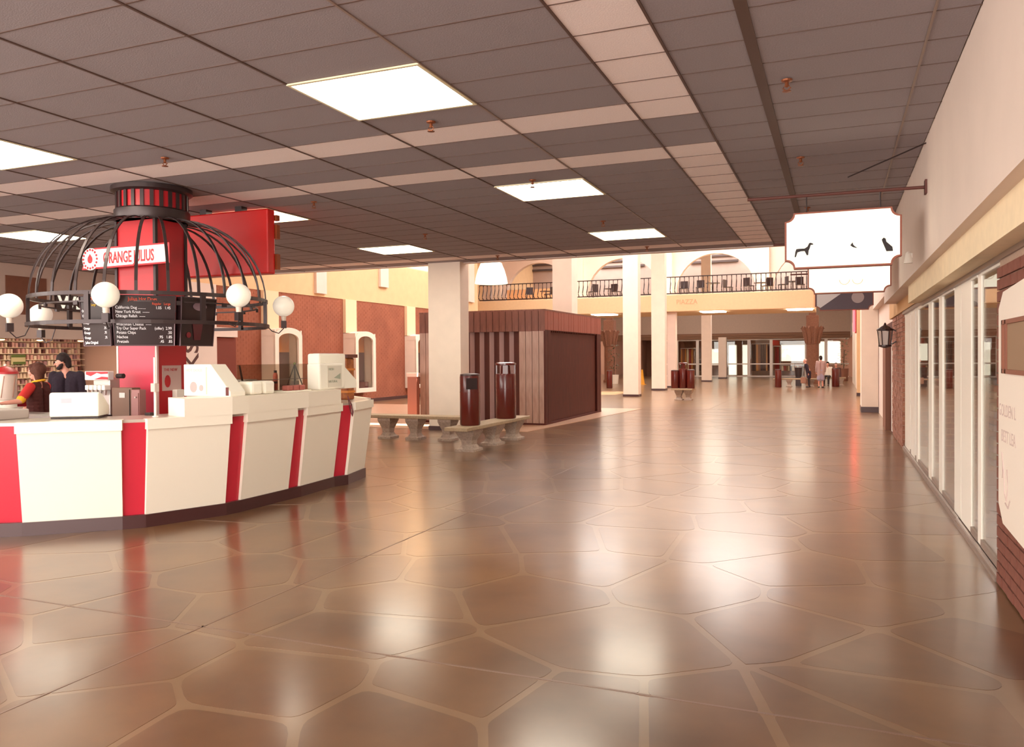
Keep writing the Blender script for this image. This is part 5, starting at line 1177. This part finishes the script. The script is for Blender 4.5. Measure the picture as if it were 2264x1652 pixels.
    def hf(mb):
        if hair_fn: hair_fn(mb, hd); return
        ico(mb, hd(0, -.018, 1.685), .107, (.86, .98, .95))
        if not bald: cap(mb, hd(-.03, -.06, 1.66), hd(-.03, -.06, 1.57), .06, .045); cap(mb, hd(.03, -.06, 1.66), hd(.03, -.06, 1.57), .06, .045)
    blob('hair', hf, hair, t, vox, xf, 2)
    for q in (-1, 1):
        for nm, r, m, dy in (('eye', .0105, PAPER, 0), ('pupil', .006, HAIRD, .007)):
            mb = MB(); ico(mb, hd(q*.032, .083+dy, 1.66), r); o = mb.make(nm, m, t); o.data.transform(xf)
    if beard:
        def bf(mb):
            for q in (-1, 1): cap(mb, hd(q*.064, .0, 1.65), hd(q*.045, .055, 1.575), .024, .036)
            cap(mb, hd(-.03, .075, 1.563), hd(.03, .075, 1.563), .03, .03); cap(mb, hd(-.022, .1, 1.607), hd(.022, .1, 1.607), .008, .008)
        blob('beard', bf, HAIRD, t, vox, xf, 1)
    if extra: extra(t, xf)
    return t
# clerk: seen from behind, left arm reaching to the slush dispenser
def clerk_hair(mb, hd):
    ico(mb, hd(0, -.02, 1.675), .12, (.92, 1.0, .98)); cap(mb, hd(-.045, -.03, 1.67), hd(-.04, -.04, 1.55), .07, .055); cap(mb, hd(.045, -.03, 1.67), hd(.04, -.04, 1.55), .07, .055); cap(mb, hd(-.05, .055, 1.72), hd(.05, .055, 1.72), .04, .04)
def vest_x(t, xf):
    pass
person('clerk seen from behind in brown vest over a red shirt with yellow trim', (-10.42, 7.9, 0), R(112), 1.64, vox=.008, turn=R(12), armL=[(-.2, 0, 1.41), (-.42, .02, 1.22), (-.62, .16, 1.2)], armR=[(.19, 0, 1.41), (.24, .08, 1.15), (.15, .3, 1.08)], hair=HAIRB, hair_fn=clerk_hair, top=VEST, sleeve=SLEEVER, cuff=CUFFY, collar=CUFFY, long_sleeve=False, legs=VEST)
person('dark-haired bearded man in navy jacket looking down behind the clerk', (-10.98, 8.8, 0), R(205), 1.79, vox=.009, turn=R(-58), head_tilt=R(14), hair=HAIRD, top=NAVY, coat=True, beard=True, legs=NAVY)
# far figures
def bag(t, xf):
    o = MB().box(-1.72, -1.42, 44.2, 44.32, .2, .52).make('bag', mat('bag_tan', (156, 112, 92), .7), t, bevel=.03)
    MB().tube([(-1.64, 44.26, .52), (-1.57, 44.26, .64), (-1.5, 44.26, .52)], .01, 5).make('bag_handle', DARKIRON, t)
person('stooped balding person in dark navy coat carrying a tan bag', (-1.3, 44.1, 0), R(95), 1.5, vox=.022, lean=R(22), bald=True, hair=mat('hair_grey_pink', (206, 160, 150), .8), top=NAVY, coat=True, legs=BLACK, extra=bag)
person('woman in grey coat with blue-grey skirt standing with her back turned', (-.72, 43.6, 0), R(15), 1.62, vox=.022, hair=HAIRD, top=mat('coat_grey', (168, 140, 136), .9), coat=True, skirt=mat('skirt_bluegrey', (156, 146, 166), .9))
person('seated dark-haired person on the far bench behind the woman', (-.42, 47.2, -.42), R(170), 1.7, vox=.025, sit=True, hair=HAIRD, top=mat('shirt_white', (236, 230, 220), .9), legs=BLACK)
person('seated grey-haired person behind the far maroon can', (.0, 47.4, -.42), R(180), 1.65, vox=.025, sit=True, hair=mat('hair_grey', (150, 130, 124), .8), top=mat('sweater_brown', (96, 62, 56), .9), legs=BLACK)
t = bench(-1.0, .5, 46.9, 47.35, [(-.7, 47.12), (.25, 47.12)], 'farthest stone bench, under the two seated people', h=.45)
